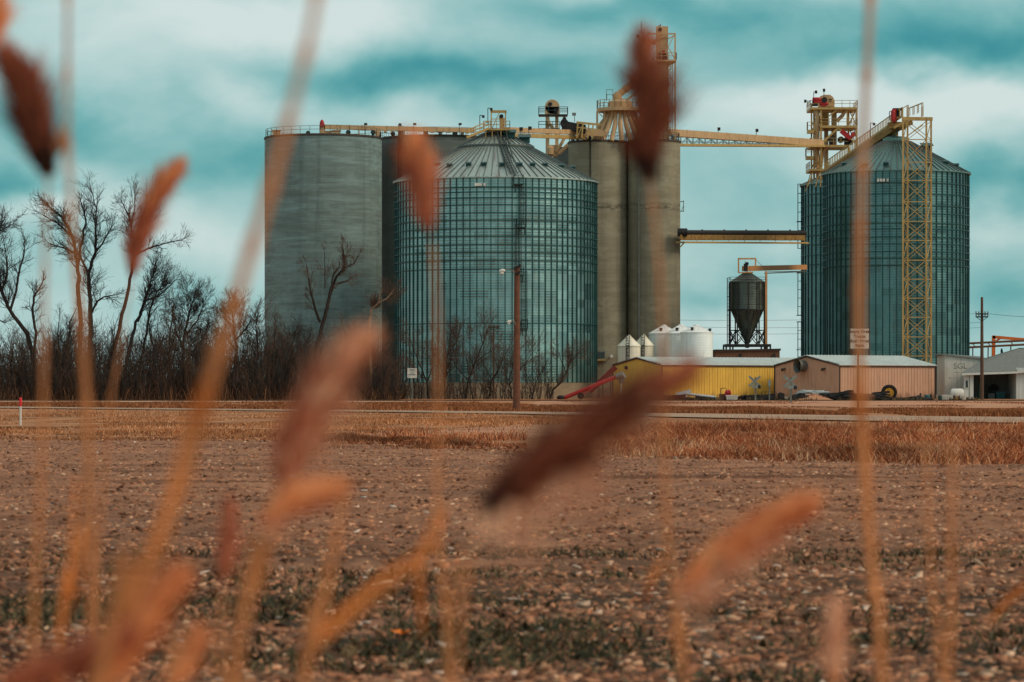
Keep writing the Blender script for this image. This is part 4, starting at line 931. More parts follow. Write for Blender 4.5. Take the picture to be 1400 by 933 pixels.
gd, ldir = Vector((-math.cos(GA), math.sin(GA), 0)), Vector((math.sin(GA), math.cos(GA), 0))
def ribbed(mb, a, b, zfun, pitch=.42, depth=.05, n=None):
    """ribbed siding from a to b (ground points); zfun(t) gives the top"""
    a, b = Vector(a), Vector(b); L = (b-a).length; d = (b-a)/L; n = n or Vector((d.y,-d.x,0))
    k = round(L/pitch); us = []
    for i in range(k):
        u = i*L/k; w = L/k; us += [(u,0),(u+w*.72,0),(u+w*.78,1),(u+w*.94,1)]
    us.append((L,0)); vs = []
    for u, o in us:
        q = a+d*u+n*(depth*o); vs += [(q.x,q.y,0),(q.x,q.y,zfun(u/L))]
    mb.add(vs, [(2*i,2*i+2,2*i+3,2*i+1) for i in range(len(us)-1)])
def shed(label, c0, c1, c2, ey, py_, D, wallm, pitch):
    o = Vector((X(c1,D), D, 0)); s = FPX/D
    W = (c1-c0)/s/math.cos(GA); L = (c2-c1)/s/math.sin(GA)
    t = thing('metal_shed', label, 'shed', o, 'ribbed metal sheds')
    ze = Z(ey, D); A = o; B = o+gd*W; C_ = o+ldir*L; E = B+ldir*L
    zp = Z(py_, D+W*.41)
    peak = lambda u: ze+(zp-ze)*(1-abs(u-.5)*2)
    mb = MB(); ribbed(mb, B, A, peak, pitch); part('gable_wall', mb, wallm, t)
    mb = MB(); ribbed(mb, A, C_, lambda u: ze, pitch); part('long_wall', mb, wallm, t)
    mb = MB(); ribbed(mb, C_, E, peak, pitch); ribbed(mb, E, B, lambda u: ze, pitch); part('rear_wall', mb, wallm, t)
    up = Vector((0,0,1)); ov = .18
    mg, mf = A.lerp(B, .5)-ldir*ov, C_.lerp(E, .5)+ldir*ov
    mb = MB(); q = -gd*ov
    mb.slab([A-ldir*ov+q+up*(ze-.02), C_+ldir*ov+q+up*(ze-.02), mf+up*(zp+.1), mg+up*(zp+.1)], -.08)
    mb.slab([mg+up*(zp+.1), mf+up*(zp+.1), E+ldir*ov-q+up*(ze-.02), B-ldir*ov-q+up*(ze-.02)], -.08)
    k = int(L/.6)
    for i in range(k+1):
        u = ldir*(L*i/k); mb.beam(A+u+q+up*(ze+.1), A.lerp(B,.5)+u+up*(zp+.2), .05, .06)
    part('roof', mb, M['shedroof'], t)
    mb = MB(); nA = -ldir*.1; nL = -gd*.1
    tr = .16
    mb.beam(B+nA+up*(ze-.0), mg+up*(zp+.02)+ldir*(ov-.1), tr, .24); mb.beam(A+nA+up*(ze-.0), mg+up*(zp+.02)+ldir*(ov-.1), tr, .24)
    mb.beam(A+nL+up*(ze-.1), C_+nL+up*(ze-.1), tr, .22)
    for q_ in (A-ldir*.03-gd*.06, B-ldir*.04+gd*.02, C_-gd*.06+ldir*.03): mb.beam(q_, q_+up*(ze-.12), .16)
    part('trim', mb, M['trim'], t)
    return t, A, B, C_, ze, zp
ys, yA, yB, yC, yze, yzp = shed('long yellow ribbed metal shed with a pale roof, red auger at its left end', 841, 905, 1150, 499, 490, 425, M['ywall'], .44)
q = yB.lerp(yA, .28)-ldir*.08; mb = MB(); mb.lathe(q.x, q.y, [(.22,-.25),(.26,-.1),(.2,0)], 12, 'y', Z(503,432)); mb.box(q.x-.1, q.x+.1, q.y-.3, q.y, Z(505.5,432), Z(503.5,432)); part('wall_lamp', mb, M['dark'], ys, smooth=40)
ps, pA, pB, pC, pze, pzp = shed('tan pink ribbed metal shed with a round fan on its gable, tractor tyre leaning outside', 1068.5, 1148, 1291, 499.5, 487.5, 422, M['pwall'], .5)
q = pB.lerp(pA, .46)-ldir*.05; zf_ = Z(501, 430); nn = -ldir
mb = MB(); pts = [q, q+nn*.5, q+nn*1.0+Vector((-.15,0,-.05))]; mb.tube([Vector((p.x,p.y,zf_)) for p in pts], [.75,.68,.95], 20, cap=False); mb.tube([Vector((p.x,p.y,zf_)) for p in (q, q+nn*.3)], .7, 20)
fan = part('exhaust_fan', mb, M['rail'], ps, smooth=50)
mb = MB(); p = q+nn*.62
for k in range(6): a_ = k*1.047; mb.beam((p.x,p.y,zf_), Vector((p.x,p.y,zf_))+(gd*math.cos(a_)+Vector((0,0,math.sin(a_))))*.6, .22, .05)
part('fan_blades', mb, M['dark'], fan)
for f in (.15, .77):
    q = pB.lerp(pA, f); z = Z(504.5, 430); mb = MB(); mb.beam(Vector((q.x,q.y,z)), Vector((q.x,q.y,z))+nn*.35, .5, .12); mb.beam(Vector((q.x,q.y,z))+nn*.3, Vector((q.x,q.y,z-.28))+nn*.42, .42, .08); part('wall_lamp', mb, M['dark'], ps)
D = 462; o = (X(1022,D), D, 0); mb = MB(); x0, x1 = X(978,D), X(1066,D)
t = thing('flat_roofed_building', 'low brown flat roofed building under the hopper bin, showing above the yellow shed', 'building', o)
mb.box(x0, x1, D, D+9, 0, Z(478,D)); part('wall', mb, M['brown'], t)
mb = MB(); mb.slab([(x0-.15,D-.2,Z(478.5,D)),(x1+.15,D-.2,Z(476.8,D)),(x1+.15,D+9.2,Z(476.8,D)),(x0-.15,D+9.2,Z(478.5,D))], .28); part('roof', mb, M['trim'], t)
for px in (1012,1058): mb = MB(); x = X(px,D); mb.lathe(x, D, [(.2,-.02),(.24,-.25)], 12, 'y', Z(486,D)); part('wall_lamp', mb, M['dark'], t)

# white plaster building with faded lettering
D = 434; x0, x1 = X(1291.5,D), X(1352,D)
t = thing('plaster_building', 'old white plaster building with faded lettering, right of the tan pink shed', 'building', (X(1320,D), D, 0))
mb = MB(); zl, zr_ = Z(485.5,D), Z(491,D); mb.add([(x0,D,0),(x1,D,0),(x1,D,zr_),(x0,D,zl),(x0,D+8,0),(x1,D+8,0),(x1,D+8,zr_),(x0,D+8,zl)],[(0,1,2,3),(1,5,6,2),(4,0,3,7),(5,4,7,6)]); part('wall', mb, M['wwall'], t)
mb = MB(); mb.slab([(X(1288,D),D-.25,Z(484,D)),(x1,D-.25,Z(491.2,D)),(x1,D+8.3,Z(486.6,D)),(X(1288,D),D+8.3,Z(483.6,D))], .18); part('roof', mb, M['shingle'], t)
for px, py, w, h, n_ in ((1303,517,6,2,1),): pass
M['faded'] = mat('faded sign paint', lin(128,126,122), .9, 0, .35, 3., lin(186,182,174), .8)
def text_mesh(name, s, size, loc, m, parent, align='CENTER', ext=.01, rotz=0, bold=0):
    cu = bpy.data.curves.new(name, 'FONT'); cu.body = s; cu.size = size; cu.align_x = align; cu.align_y = 'CENTER'; cu.extrude = ext; cu.offset = bold
    ob = bpy.data.objects.new('tmp', cu); COL.objects.link(ob); bpy.context.view_layer.update()
    me = bpy.data.meshes.new_from_object(ob.evaluated_get(bpy.context.evaluated_depsgraph_get()))
    bpy.data.objects.remove(ob); bpy.data.curves.remove(cu)
    me.transform(Matrix.Rotation(rotz, 4, 'Z') @ Matrix.Rotation(math.pi/2, 4, 'X')); me.materials.clear(); me.materials.append(m)
    o = bpy.data.objects.new(name, me); COL.objects.link(o); o.parent = parent; o.location = Vector(loc)-wloc(parent); return o
text_mesh('lettering', 'SGL', 1.05, (X(1313,D), D-.012, Z(501,D)), M['faded'], t)
mb = MB(); mb.box(X(1304,D), X(1312,D), D-.012, D, Z(509.4,D), Z(508.9,D)); mb.box(X(1303.5,D), X(1306.5,D), D-.014, D, Z(517.3,D), Z(516.6,D)); mb.box(X(1297,D), X(1300,D), D-.014, D, Z(517.5,D), Z(516.5,D)); part('paint_mark', mb, M['faded'], t)

# open fronted white shed with grey roof
D = 426
t = thing('open_shed', 'white open fronted shed with a broad grey shingle roof at the right edge', 'shed', (X(1375,D), D, 0))
zt = Z(509.5,D)
mb = MB(); x0, x1 = X(1318,D), X(1331,D); mb.box(x0, x1, D, D+.25, 0, zt); mb.box(x1-.25, x1, D+.25, D+7, 0, zt); part('front_wall', mb, M['wboard'], t)
mb = MB(); x2, x3 = X(1389.5,D), X(1460,D)
ribbed(mb, (x2,D,0), (x3,D,0), lambda u: Z(503,D), .5, .04); mb.box(x2, x2+.2, D+.25, D+7, 0, zt); part('side_bay_wall', mb, M['wboard'], t)
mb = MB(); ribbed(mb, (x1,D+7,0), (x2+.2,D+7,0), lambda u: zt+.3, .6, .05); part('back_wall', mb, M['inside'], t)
mb = MB(); mb.box(X(1320.2,D), X(1323.4,D), D-.04, D-.003, Z(530.5,D), Z(520.5,D)); wf = part('window', mb, M['glass'], t)
mb = MB(); mb.box(X(1320,D), X(1324.4,D), D-.09, D-.041, Z(531.3,D), Z(530.4,D)); mb.box(X(1323.4,D), X(1324.2,D), D-.07, D-.003, Z(530.4,D), Z(520.3,D)); part('window_frame', mb, M['white_lamp'], wf)
mb = MB(); mb.box(X(1325.2,D), X(1325.8,D), D-.05, D-.004, Z(543,D), Z(514,D)); part('board_joint', mb, M['inside'], t)
# hip roof: eave rises slightly to the right, ridge far behind
mb = MB(); e0 = (X(1314.5,D), D-.6, Z(509.5,D)); e1 = (X(1390,D), D-.6, Z(507,D)); e2 = (X(1462,D), D-.6, Z(499,D)); r0 = P(1345,491.5,D+8); r1_ = P(1393,477,D+12); r2_ = P(1470,477,D+12)
mb.slab([e0, e1, P(1391,505,D-.6)*0+Vector(e1), r1_, r0][:2]+[r1_, r0], .12); mb.slab([e1, e2, r2_, r1_], .12)
b0 = P(1330,509,D+24); mb.slab([r0, r1_, r2_, P(1470,505,D+24), b0], .12); mb.slab([e0, r0, b0], .12)
part('roof', mb, M['shingle'], t)
mb = MB(); mb.beam(Vector(e0)+Vector((0,-.05,-.22)), Vector(e1)+Vector((0,-.05,-.22)), .12, .3); mb.beam(Vector(e1)+Vector((0,-.05,-.1)), Vector(e2)+Vector((0,-.05,-.1)), .12, .5); part('fascia', mb, M['wboard'], t)
mb = MB(); mb.box(x1, x2, D+.02, D+.14, zt-.25, zt+.0); part('lintel', mb, M['trim'], t)
# what stands inside and before it
M['teal'] = mat('teal plastic', lin(46,98,104), .5)
M['white'] = mat('white plastic', lin(214,212,204), .5, 0, .06, 2., lin(150,140,124), .4)
M['ochre'] = mat('ochre paint', lin(196,140,40), .5)
M['green'] = mat('dark green plastic', lin(40,70,62), .6)
def crate(name, label, cat, px0, px1, py0, py1, D, m, depth=1., lid=True, group=None):
    x0, x1, z0, z1 = X(px0,D), X(px1,D), max(0, Z(py1,D)), Z(py0,D)
    if z0 < .35: z0 = 0
    t = thing(name, label, cat, ((x0+x1)/2, D, z0), group)
    mb = MB(); h = z1-z0; w = x1-x0; b_ = .06*w
    mb.add([(x0+b_,D+b_,z0),(x1-b_,D+b_,z0),(x1-b_,D+depth-b_,z0),(x0+b_,D+depth-b_,z0),(x0,D,z1-h*.16),(x1,D,z1-h*.16),(x1,D+depth,z1-h*.16),(x0,D+depth,z1-h*.16)],[(0,3,2,1),(0,1,5,4),(1,2,6,5),(2,3,7,6),(3,0,4,7),(4,5,6,7)])
    for f in (.3,.5,.7): mb.beam((x0+w*f,D+b_*.8-.03,z0), (x0+w*f,D-.03,z1-h*.2), .05*w)
    part('body', mb, m, t)
    mb = MB(); mb.box(x0-.04, x1+.04, D-.04, D+depth+.04, z1-h*.16+.003, z1); part('lid', mb, m, t)
    return t
crate('equipment_crate', 'teal green crate standing inside the open white shed', 'crate', 1362, 1374, 536, 544, 430, M['teal'], 1.4)
crate('equipment_crate', 'grey crate left of the teal green one inside the open shed', 'crate', 1351, 1360, 538, 544, 430, M['inside'], 1.2)
D = 431; mb = MB()
mb.tube([P(1353,533,D), P(1358,529,D), P(1364,531,D)], [.25,.42,.3], 8); mb.tube([P(1351,544,D), P(1353,533,D)], .08, 6); mb.tube([P(1363,536,D), P(1364,531,D)], .08, 6); mb.box(X(1353,D), X(1363,D), D, D+.8, Z(536.6,D), Z(533,D))
solo('machine', mb, M['dark'], 'dark machine slumped over the crates inside the open shed', 'machine', (X(1358,D), D, 0))
D = 428; mb = MB(); mb.box(X(1338,D), X(1343,D), D, D+.7, 0, Z(524,D)); mb.lathe(X(1340.5,D), D-.02, [(.25,0),(.25,.1)], 14, 'y', Z(530,D)); mb.box(X(1337.6,D), X(1343.4,D), D-.06, D+.76, Z(524,D), Z(522.8,D))
solo('fuel_pump', mb, M['green'], 'dark pump shaped cabinet by the post at the open shed', 'cabinet', (X(1340,D), D, 0))

D = 396; t = thing('tank_trailer', 'white rounded tank on a small frame near the corner of the pink shed', 'tank', (X(1308,D), D, 0))
mb = MB(); mb.lathe(X(1299.5,D), D, [(.05,0),(.5,.06),(.62,.25),(.62,1.35),(.5,1.55),(.05,1.6)], 18, 'x', Z(538.5,D)); part('tank', mb, M['white'], t, smooth=40)
mb = MB(); mb.box(X(1299,D), X(1316,D), D-.5, D+.5, .42, .52)
for px in (1302,1313): mb.lathe(X(px,D), D-.6, [(.3,0),(.3,.16)], 14, 'y', .3); mb.lathe(X(px,D), D+.45, [(.3,0),(.3,.16)], 14, 'y', .3)
part('frame', mb, M['dark'], t)
D = 393
crate('water_tote', 'white square tote left of the round white tank', 'tote', 1289, 1295.5, 540, 548, D, M['white'], .8)
crate('water_tote', 'white tote with a dark cap in front of the round white tank', 'tote', 1296.5, 1303, 540.5, 548.5, D-1, M['white'], .7)
crate('storage_box', 'ochre yellow box in front of the round white tank', 'box', 1304.5, 1312, 544, 548.5, D-1.2, M['ochre'], .7)
crate('water_tote', 'white tote at the right end of the group by the white tank', 'tote', 1313.5, 1321, 540, 548.5, D-1, M['white'], .8)
def barrel(label, px, py0, py1, w, D, m, cat='barrel', name='barrel'):
    r = w/2/FPX*D; zt = Z(py0,D); mb = MB(); mb.lathe(X(px,D), D, [(r*.95,0),(r,.03),(r,zt*.32),(r*1.05,zt*.34),(r,zt*.36),(r,zt*.64),(r*1.05,zt*.66),(r,zt*.68),(r,zt-.03),(r*.93,zt)], 20)
    return solo(name, mb, m, label, cat, (X(px,D), D, 0), smooth=40)
barrel('teal barrel standing by the right end of the pink shed wall', 1267.5, 540, 548, 8, 396, M['teal'])
barrel('dark teal barrel at the corner of the pink shed', 1285.5, 541, 548, 6, 395, M['green'])
for px, y0, l in ((1258.5,537.5,'short dark post left of the teal barrel'),(1273,538.5,'short dark post right of the teal barrel')):
    mb = MB(); D = 396; mb.tube([(X(px,D),D,0), (X(px,D),D,Z(y0,D)-.1), (X(px,D),D,Z(y0,D))], [.11,.11,.05], 10); mb.box(X(px,D)-.2, X(px,D)+.2, D-.2, D+.2, 0, .12); solo('bollard', mb, M['dark'], l, 'bollard', (X(px,D), D, 0))
# tractor tyre
D = 397; t = thing('tractor_wheel', 'big black tractor tyre on a yellow rim leaning against the pink shed', 'wheel', (X(1215.5,D), D, 0))
R = 10.3/FPX*D; cz = R-.02
M['rubber'] = mat('black rubber', lin(30,29,28), .85, 0, .2, 3, lin(80,66,54), .3, False)
mb = MB(); x = X(1215.5,D); mb.lathe(x, D, [(R*.62,-.28),(R*.82,-.36),(R*.95,-.32),(R,-.2),(R,.2),(R*.95,.32),(R*.82,.36),(R*.62,.28)], 44, 'y', cz, cap=False)
for k in range(22):
    a_ = 6.283*k/22
    for s in (-1, 1):
        aa = a_+(.07 if s > 0 else 0); q0 = Vector((x+R*1.0*math.cos(aa), D+s*.3, cz+R*1.0*math.sin(aa))); q1 = Vector((x+R*1.0*math.cos(aa+.16), D+s*.02, cz+R*1.0*math.sin(aa+.16))); mb.beam(q0, q1, .09, .09)
part('tyre', mb, M['rubber'], t, smooth=40)
mb = MB(); mb.lathe(x, D, [(R*.63,-.27),(R*.58,-.2),(R*.5,-.1),(R*.24,-.12),(R*.2,-.2),(R*.08,-.2)], 32, 'y', cz); rim = part('rim', mb, M['ochre'], t, smooth=40)
mb = MB(); mb.lathe(x, D, [(R*.12,-.215),(R*.10,-.24)], 16, 'y', cz); part('hub', mb, M['dark'], rim)
for k in range(6):
    mb = MB(); a_ = k*1.047+.3; mb.lathe(x+R*.38*math.cos(a_), D, [(R*.07,-.125),(R*.06,-.14)], 10, 'y', cz+R*.38*math.sin(a_)); part('rim_slot', mb, M['dark'], rim)
# scrap and implements along the sheds
def scrap(name, label, cat, mbf, m, px, D, group=None):
    mb = MB(); mbf(mb); return solo(name, mb, m, label, cat, (X(px,D), D, 0), group)
D = 395
M['alu'] = mat('bare aluminium', lin(200,204,204), .4, .6, .08, 2.)
def f(mb):
    mb.slab([P(924,541,D), P(944.5,536.5,D), P(944.5,532.6,D+1.), P(924,537.2,D+1.)], .08); mb.beam(P(924,541.5,D), P(944,537,D), .1); mb.beam((X(926,D),D+.3,0), P(926,541,D), .12); mb.beam((X(943,D),D+.3,0), P(943,537,D), .12); mb.beam((X(935,D),D+.3,0), P(935,539,D), .12)
scrap('ramp', 'tilted silver metal ramp propped up outside the yellow shed', 'ramp', f, M['alu'], 934, D)
def f(mb): mb.tube([P(936,538.5,D-.4), P(979,543.5,D-.6)], .16, 10); mb.beam((X(938,D),D-.4,0), P(938,539.5,D-.4), .14); mb.beam((X(975,D),D-.6,0), P(975,543.5,D-.6), .14)
scrap('long_pipe', 'long pale pipe sloping down on trestles outside the yellow shed', 'pipe', f, M['alu'], 958, D)
def f(mb):
    mb.box(X(928,D), X(980,D), D-.9, D+.9, .12, .26)
    for px in (930,945,960,978): mb.box(X(px,D)-.2, X(px,D)+.2, D-.8, D+.8, 0, .12)
    for px in (925,951): mb.box(X(px,D), X(px,D)+1.2, D-.2, D+.9, .26, .62)
scrap('flat_trailer', 'low dark flat trailer lying under the pale pipe', 'trailer', f, M['dark'], 953, D)
def f(mb):
    for px in (985.5,993.5): mb.beam((X(px,D),D,.3), P(px,531.5,D), .09)
    mb.beam(P(985.5,531.5,D), P(992,530.5,D), .09); mb.box(X(984,D), X(999,D), D-.3, D+1, .12, .72); mb.lathe(X(987,D), D-.4, [(.32,0),(.32,.2)], 14, 'y', .32); mb.lathe(X(996,D), D-.4, [(.32,0),(.32,.2)], 14, 'y', .32)
scrap('yard_cart', 'brown cart with a hooped handle behind the white chest', 'cart', f, M['brown'], 991, D)
def f(mb): mb.tube([P(991,541,D-.5), P(994,537,D-.5), P(997,536,D-.5), P(999,539,D-.5)], [.15,.3,.3,.12], 8); mb.beam(P(992,541,D-.5), P(998,541,D-.5), .3)
scrap('engine', 'small red engine resting on the brown cart', 'engine', f, M['red'], 995, D)
crate('chest', 'white chest with a lid outside the yellow shed, left of the crossing signs', 'chest', 993, 1009, 540.5, 548.5, D-2, M['white'], .9)
def f(mb):
    for k in range(5):
        a_ = P(1041+k*5,546,D); mb.beam((a_.x,D,.1), P(1041+k*5,536,D), .06)
    for py in (536,540,544): mb.beam(P(1041,py,D), P(1061,py,D), .05)
    mb.box(X(1050,D), X(1059,D), D+.2, D+1, .0, .75); mb.lathe(X(1056,D), D-.2, [(.32,0),(.32,.2)], 12, 'y', .34); mb.lathe(X(1047,D), D-.2, [(.32,0),(.32,.2)], 12, 'y', .34)
scrap('wire_rack', 'dark wire sided rack on wheels at the right end of the yellow shed', 'rack', f, M['dark'], 1050, D)
def f(mb): mb.box(X(1063.5,D), X(1072,D), D-.4, D+.6, .1, .8); mb.box(X(1065,D), X(1069,D), D-.5, D-.4, .3, .9); mb.lathe(X(1069,D), D-.55, [(.25,0),(.25,.15)], 12, 'y', .26)
scrap('engine_block', 'dark engine block on the ground at the join of the two sheds', 'engine', f, M['dark'], 1067, D)
crate('storage_box', 'white box beside the dark engine block', 'box', 1073, 1078, 543, 548.5, D-1, M['white'], .5)
def f(mb):
    n, m_ = 14, 6
    vs = [(X(1109,D)+r*3.0/m_*math.cos(6.283*j/n), D+r*2./m_*math.sin(6.283*j/n), .62*math.cos(r/m_*1.57)**1.2*(1+.25*math.sin(j*2.3+r))) for r in range(m_+1) for j in range(n)]
    mb.add(vs, [(r*n+j, r*n+(j+1)%n, (r+1)*n+(j+1)%n, (r+1)*n+j) for r in range(m_) for j in range(n)])
scrap('soil_mound', 'small mound of brown earth in front of the pink shed gable', 'mound', f, M['dirt'], 1109, D-2)
R0 = random.Random(5)
def bundle(x0, x1, zlo, zhi, n, DD):
    def f(mb):
        for _ in range(int(n*1.5)):
            a_ = Vector((X(R0.uniform(x0,x1-8),DD), DD+R0.uniform(-.6,.6), R0.uniform(zlo,zhi))); b__ = a_+Vector((R0.uniform(.5,2.2), R0.uniform(-.4,.4), R0.uniform(-.3,.3))); b__.z = max(.06, b__.z)
            if R0.random() < .5: mb.tube([a_, a_.lerp(b__,.5)+Vector((0,0,.1)), b__], R0.uniform(.07,.16), 6)
            else: mb.beam(a_, b__, R0.uniform(.12,.5), R0.uniform(.1,.35))
    return f
for nm, lb, ct, x0, x1, zl, zh, n, m_, DD in (
    ('pipe_bundle','jumbled pale pipes piled behind the earth mound','pipes',1086,1122,.15,.95,26,'alu',D+1),
    ('scrap_heap','jumbled dark scrap left of the earth mound','scrap heap',1080,1100,.05,.6,18,'dark',D-.5),
    ('scrap_heap','jumbled dark scrap right of the earth mound by the pink shed corner','scrap heap',1118,1150,.05,.7,26,'dark',D),
    ('implement','dark farm implement with upright teeth under the pink shed corner','farm implement',1145,1168,.05,.95,24,'dark',D-1),
    ('scrap_heap','low brown scrap behind the thin sign post','scrap heap',1168,1194,.03,.45,16,'brown',D),
    ('scrap_heap','dark rusty scrap left of the tractor tyre','scrap heap',1190,1206,.05,.8,18,'dark',D),
    ('pallet_pile','low dark timbers lying right of the tractor tyre','timber pile',1228,1262,.03,.28,16,'dark',D),
    ('pallet_pile','low dark timbers along the yellow shed gable','timber pile',855,905,.05,.6,28,'dark',D-1),
    ('scrap_heap','low dark scrap under the yellow wall right of the white chest','scrap heap',1008,1044,.03,.4,20,'dark',D-1),
    ('scrap_heap','dark scrap at the foot of the yellow shed corner','scrap heap',903,928,.05,.5,14,'dark',D-1)):
    mb = MB(); bundle(x0, x1, zl, zh, n, DD)(mb); solo(nm, mb, M[m_], lb, ct, (X((x0+x1)/2,DD), DD, 0))
def f(mb): mb.beam((X(1134,D),D,0), P(1134,537,D), .1); mb.beam(P(1132,541,D), P(1138,538,D), .12); mb.tube([P(1136,548,D), P(1136,541,D), P(1141,544,D)], .2, 6)
scrap('jack_stand', 'thin dark upright implement before the pink shed gable', 'farm implement', f, M['rail'], 1135, D)

# red grain auger
D = 421; t = thing('grain_auger', 'red grain auger slanting up towards the yellow shed gable', 'auger', (X(800,D), D, 0), 'red grain augers')
a, b_ = P(767,546,D), P(845,514.5,D)
mb = MB(); mb.tube([a, b_], .26, 14); part('tube', mb, M['red'], t, smooth=50)
mb = MB(); mb.lathe(a.x, a.y, [(.5,-.0),(.55,.3),(.3,.5)], 14); part('inlet', mb, M['dark'], t)
mb = MB(); mb.tube([b_+Vector((-.3,0,-.1)), b_+Vector((.5,0,.1)), b_+Vector((.8,0,-.3))], [.4,.55,.45], 12); mb.tube([b_+Vector((.5,0,0)), b_+Vector((.45,0,-.9))], [.4,.35], 12); part('head', mb, M['rail'], t, smooth=50)
mb = MB(); mb.tube([b_+Vector((.4,-.1,-.9)), b_+Vector((.4,-.1,-2.2))], .1, 8); part('drop_sleeve', mb, M['white'], t)
mb = MB(); m_ = a.lerp(b_, .62)
mb.beam(m_+Vector((0,-.6,0)), (m_.x-2,D-1.2,.4), .1); mb.beam(m_+Vector((0,.6,0)), (m_.x-2,D+1.2,.4), .1); mb.beam(a.lerp(b_,.35), (m_.x-2,D-1.2,.4), .08); mb.beam((m_.x-2,D-1.2,.4), (m_.x-2,D+1.2,.4), .1); part('undercarriage', mb, M['red'], t)
for s in (-1.2, 1.2): mb = MB(); mb.lathe(m_.x-2, D+s, [(.25,-.1),(.42,-.1),(.42,.1),(.25,.1)], 18, 'y', .42); part('wheel', mb, M['rubber'], t, smooth=40)
D = 432; t = thing('grain_auger', 'second dark red auger behind the yellow shed gable, only its upper end showing', 'auger', (X(825,D), D, 0), 'red grain augers')
a, b_ = P(806,536,D), P(842,502,D); mb = MB(); mb.beam(a, b_, .4, .7); part('tube', mb, mat('dark red paint', lin(120,34,34), .5), t)
mb = MB(); mb.beam(a.lerp(b_,.5), (a.lerp(b_,.5).x,D,0), .12); mb.beam(a.lerp(b_,.8), (a.lerp(b_,.8).x,D,0), .12); part('support_leg', mb, M['dark'], t)

# orange gantry and pipes behind the right sheds
D = 500; M['orange'] = mat('orange paint', lin(226,120,56), .5, 0, .1, 1.2, lin(140,70,36), .35)
t = thing('gantry', 'orange steel gantry arm rising behind the grey shed roof', 'gantry', (X(1358,D), D, 0))
mb = MB(); mb.beam((X(1357.5,D),D,0), P(1358.5,459.5,D), .5); part('post', mb, M['orange'], t)
mb = MB(); mb.beam(P(1357,460.8,D), P(1410,465.5,D), .5, .45); mb.beam(P(1361,467,D), P(1370,461.5,D), .25); part('arm', mb, M['orange'], t)
t = thing('pipe_rack', 'pair of long rust brown overhead pipes running off right behind the sheds', 'pipes', (X(1360,D), D-4, 0)); D = 496
for py0, py1 in ((470,465),(475.5,470.5)): mb = MB(); mb.tube([P(1318,py0,D), P(1420,py1,D)], .16, 10); part('pipe', mb, M['brown'], t, smooth=50)
mb = MB()
for px in (1330,1351,1382,1410): mb.beam(P(px,471-(px-1320)*.05,D), P(px+3,474.5-(px-1320)*.05,D), .12); mb.beam((X(px,D),D+.5,0), P(px,475-(px-1320)*.05,D+.5), .16)
part('trestle', mb, M['brown'], t)

# ------------------------------------------------------------------ poles, lines and signs
M['pole'] = mat('weathered pole timber', lin(112,72,54), .85, 0, .25, 3., lin(60,40,32), .5)
M['pole2'] = mat('grey brown pole timber', lin(96,74,60), .85, 0, .25, 3., lin(60,46,38), .5)
D = 205; t = thing('street_light_pole', 'stout brown timber pole with two lamp arms before the large steel bin', 'light pole', (X(706,D), D, 0))
mb = MB(); mb.tube([(X(706,D),D,-.2), (X(706.5,D),D,4.5), P(706.8,364,D)], [.235,.2,.165], 14); part('pole', mb, M['pole'], t, smooth=50)
for py, px1, w in ((371.5,684.5,1.),(441,693,.7)):
    mb = MB(); a, b_ = P(705,py+3.5,D-.2), P(px1+5,py-1.5,D-.3); mb.tube([a, a.lerp(b_,.35)+Vector((0,0,.16)), a.lerp(b_,.75)+Vector((0,0,.13)), b_], .035, 6); ar = part('lamp_arm', mb, M['rail'], t)
    mb = MB(); q = b_; mb.tube([q+Vector((.05,0,0)), q+Vector((-.12*w,0,-.02)), q+Vector((-.3*w,0,-.05))], [.06,.13*w,.08*w], 10); mb.lathe(q.x-.16*w, q.y, [(.11*w,q.z-.1),(.13*w,q.z-.2*w),(.04,q.z-.26*w)], 12); part('luminaire', mb, M['white_lamp'], ar, smooth=50)
for a, b_ in (((702.5,366.5),(711,365)),((703.5,374.5),(710,374.5))):
    mb = MB(); mb.beam(P(*a,D-.22), P(*b_,D-.22), .1, .14); mb.lathe(P(*b_,D).x, D-.22, [(.07,Z(b_[1],D)),(.07,Z(b_[1]-3,D)),(.03,Z(b_[1]-4,D))], 8); part('bracket', mb, M['dark'], t)
def util(label, px, pyb, pyt, D, w, arms, m, braces):
    t = thing('utility_pole', label, 'utility pole', (X(px,D), D, 0), 'utility poles with crossarms')
    mb = MB(); r = w/2/FPX*D; mb.tube([(X(px,D),D,-.2), P(px,(pyb+pyt)/2,D), P(px,pyt,D)], [r*1.15,r,r*.75], 10); part('pole', mb, m, t, smooth=50)
    for py, hw in arms:
        mb = MB(); mb.beam(P(px-hw,py,D-.2), P(px+hw,py,D-.2), .13, .16); am = part('crossarm', mb, M['dark'], t)
        for f in (-.95,-.5,.5,.95): mb = MB(); q = P(px+hw*f,py,D-.2); mb.lathe(q.x, q.y, [(.05,q.z+.05),(.08,q.z+.2),(.07,q.z+.3),(.02,q.z+.36)], 8); part('insulator', mb, M['rail'], am)
    mb = MB()
    for py, hw, dn in braces: mb.beam(P(px-hw,py,D-.25), P(px,py+dn,D-.25), .07); mb.beam(P(px+hw,py,D-.25), P(px,py+dn,D-.25), .07)
    part('brace', mb, M['dark'], t); return t
util('tall utility pole with twin crossarms before the open white shed at right', 1342.5, 548, 406.5, 410, 4.6, [(429.5,8.5),(433.5,8.5)], M['pole2'], [(433.5,8,6)])
util('small utility pole with one crossarm among the bare bushes before the largest steel bin', 675, 520, 444, 428, 2.6, [(447.5,8)], M['pole2'], [(448,6.5,4)])
M['wire'] = mat('black wire', lin(40,44,44), .6)
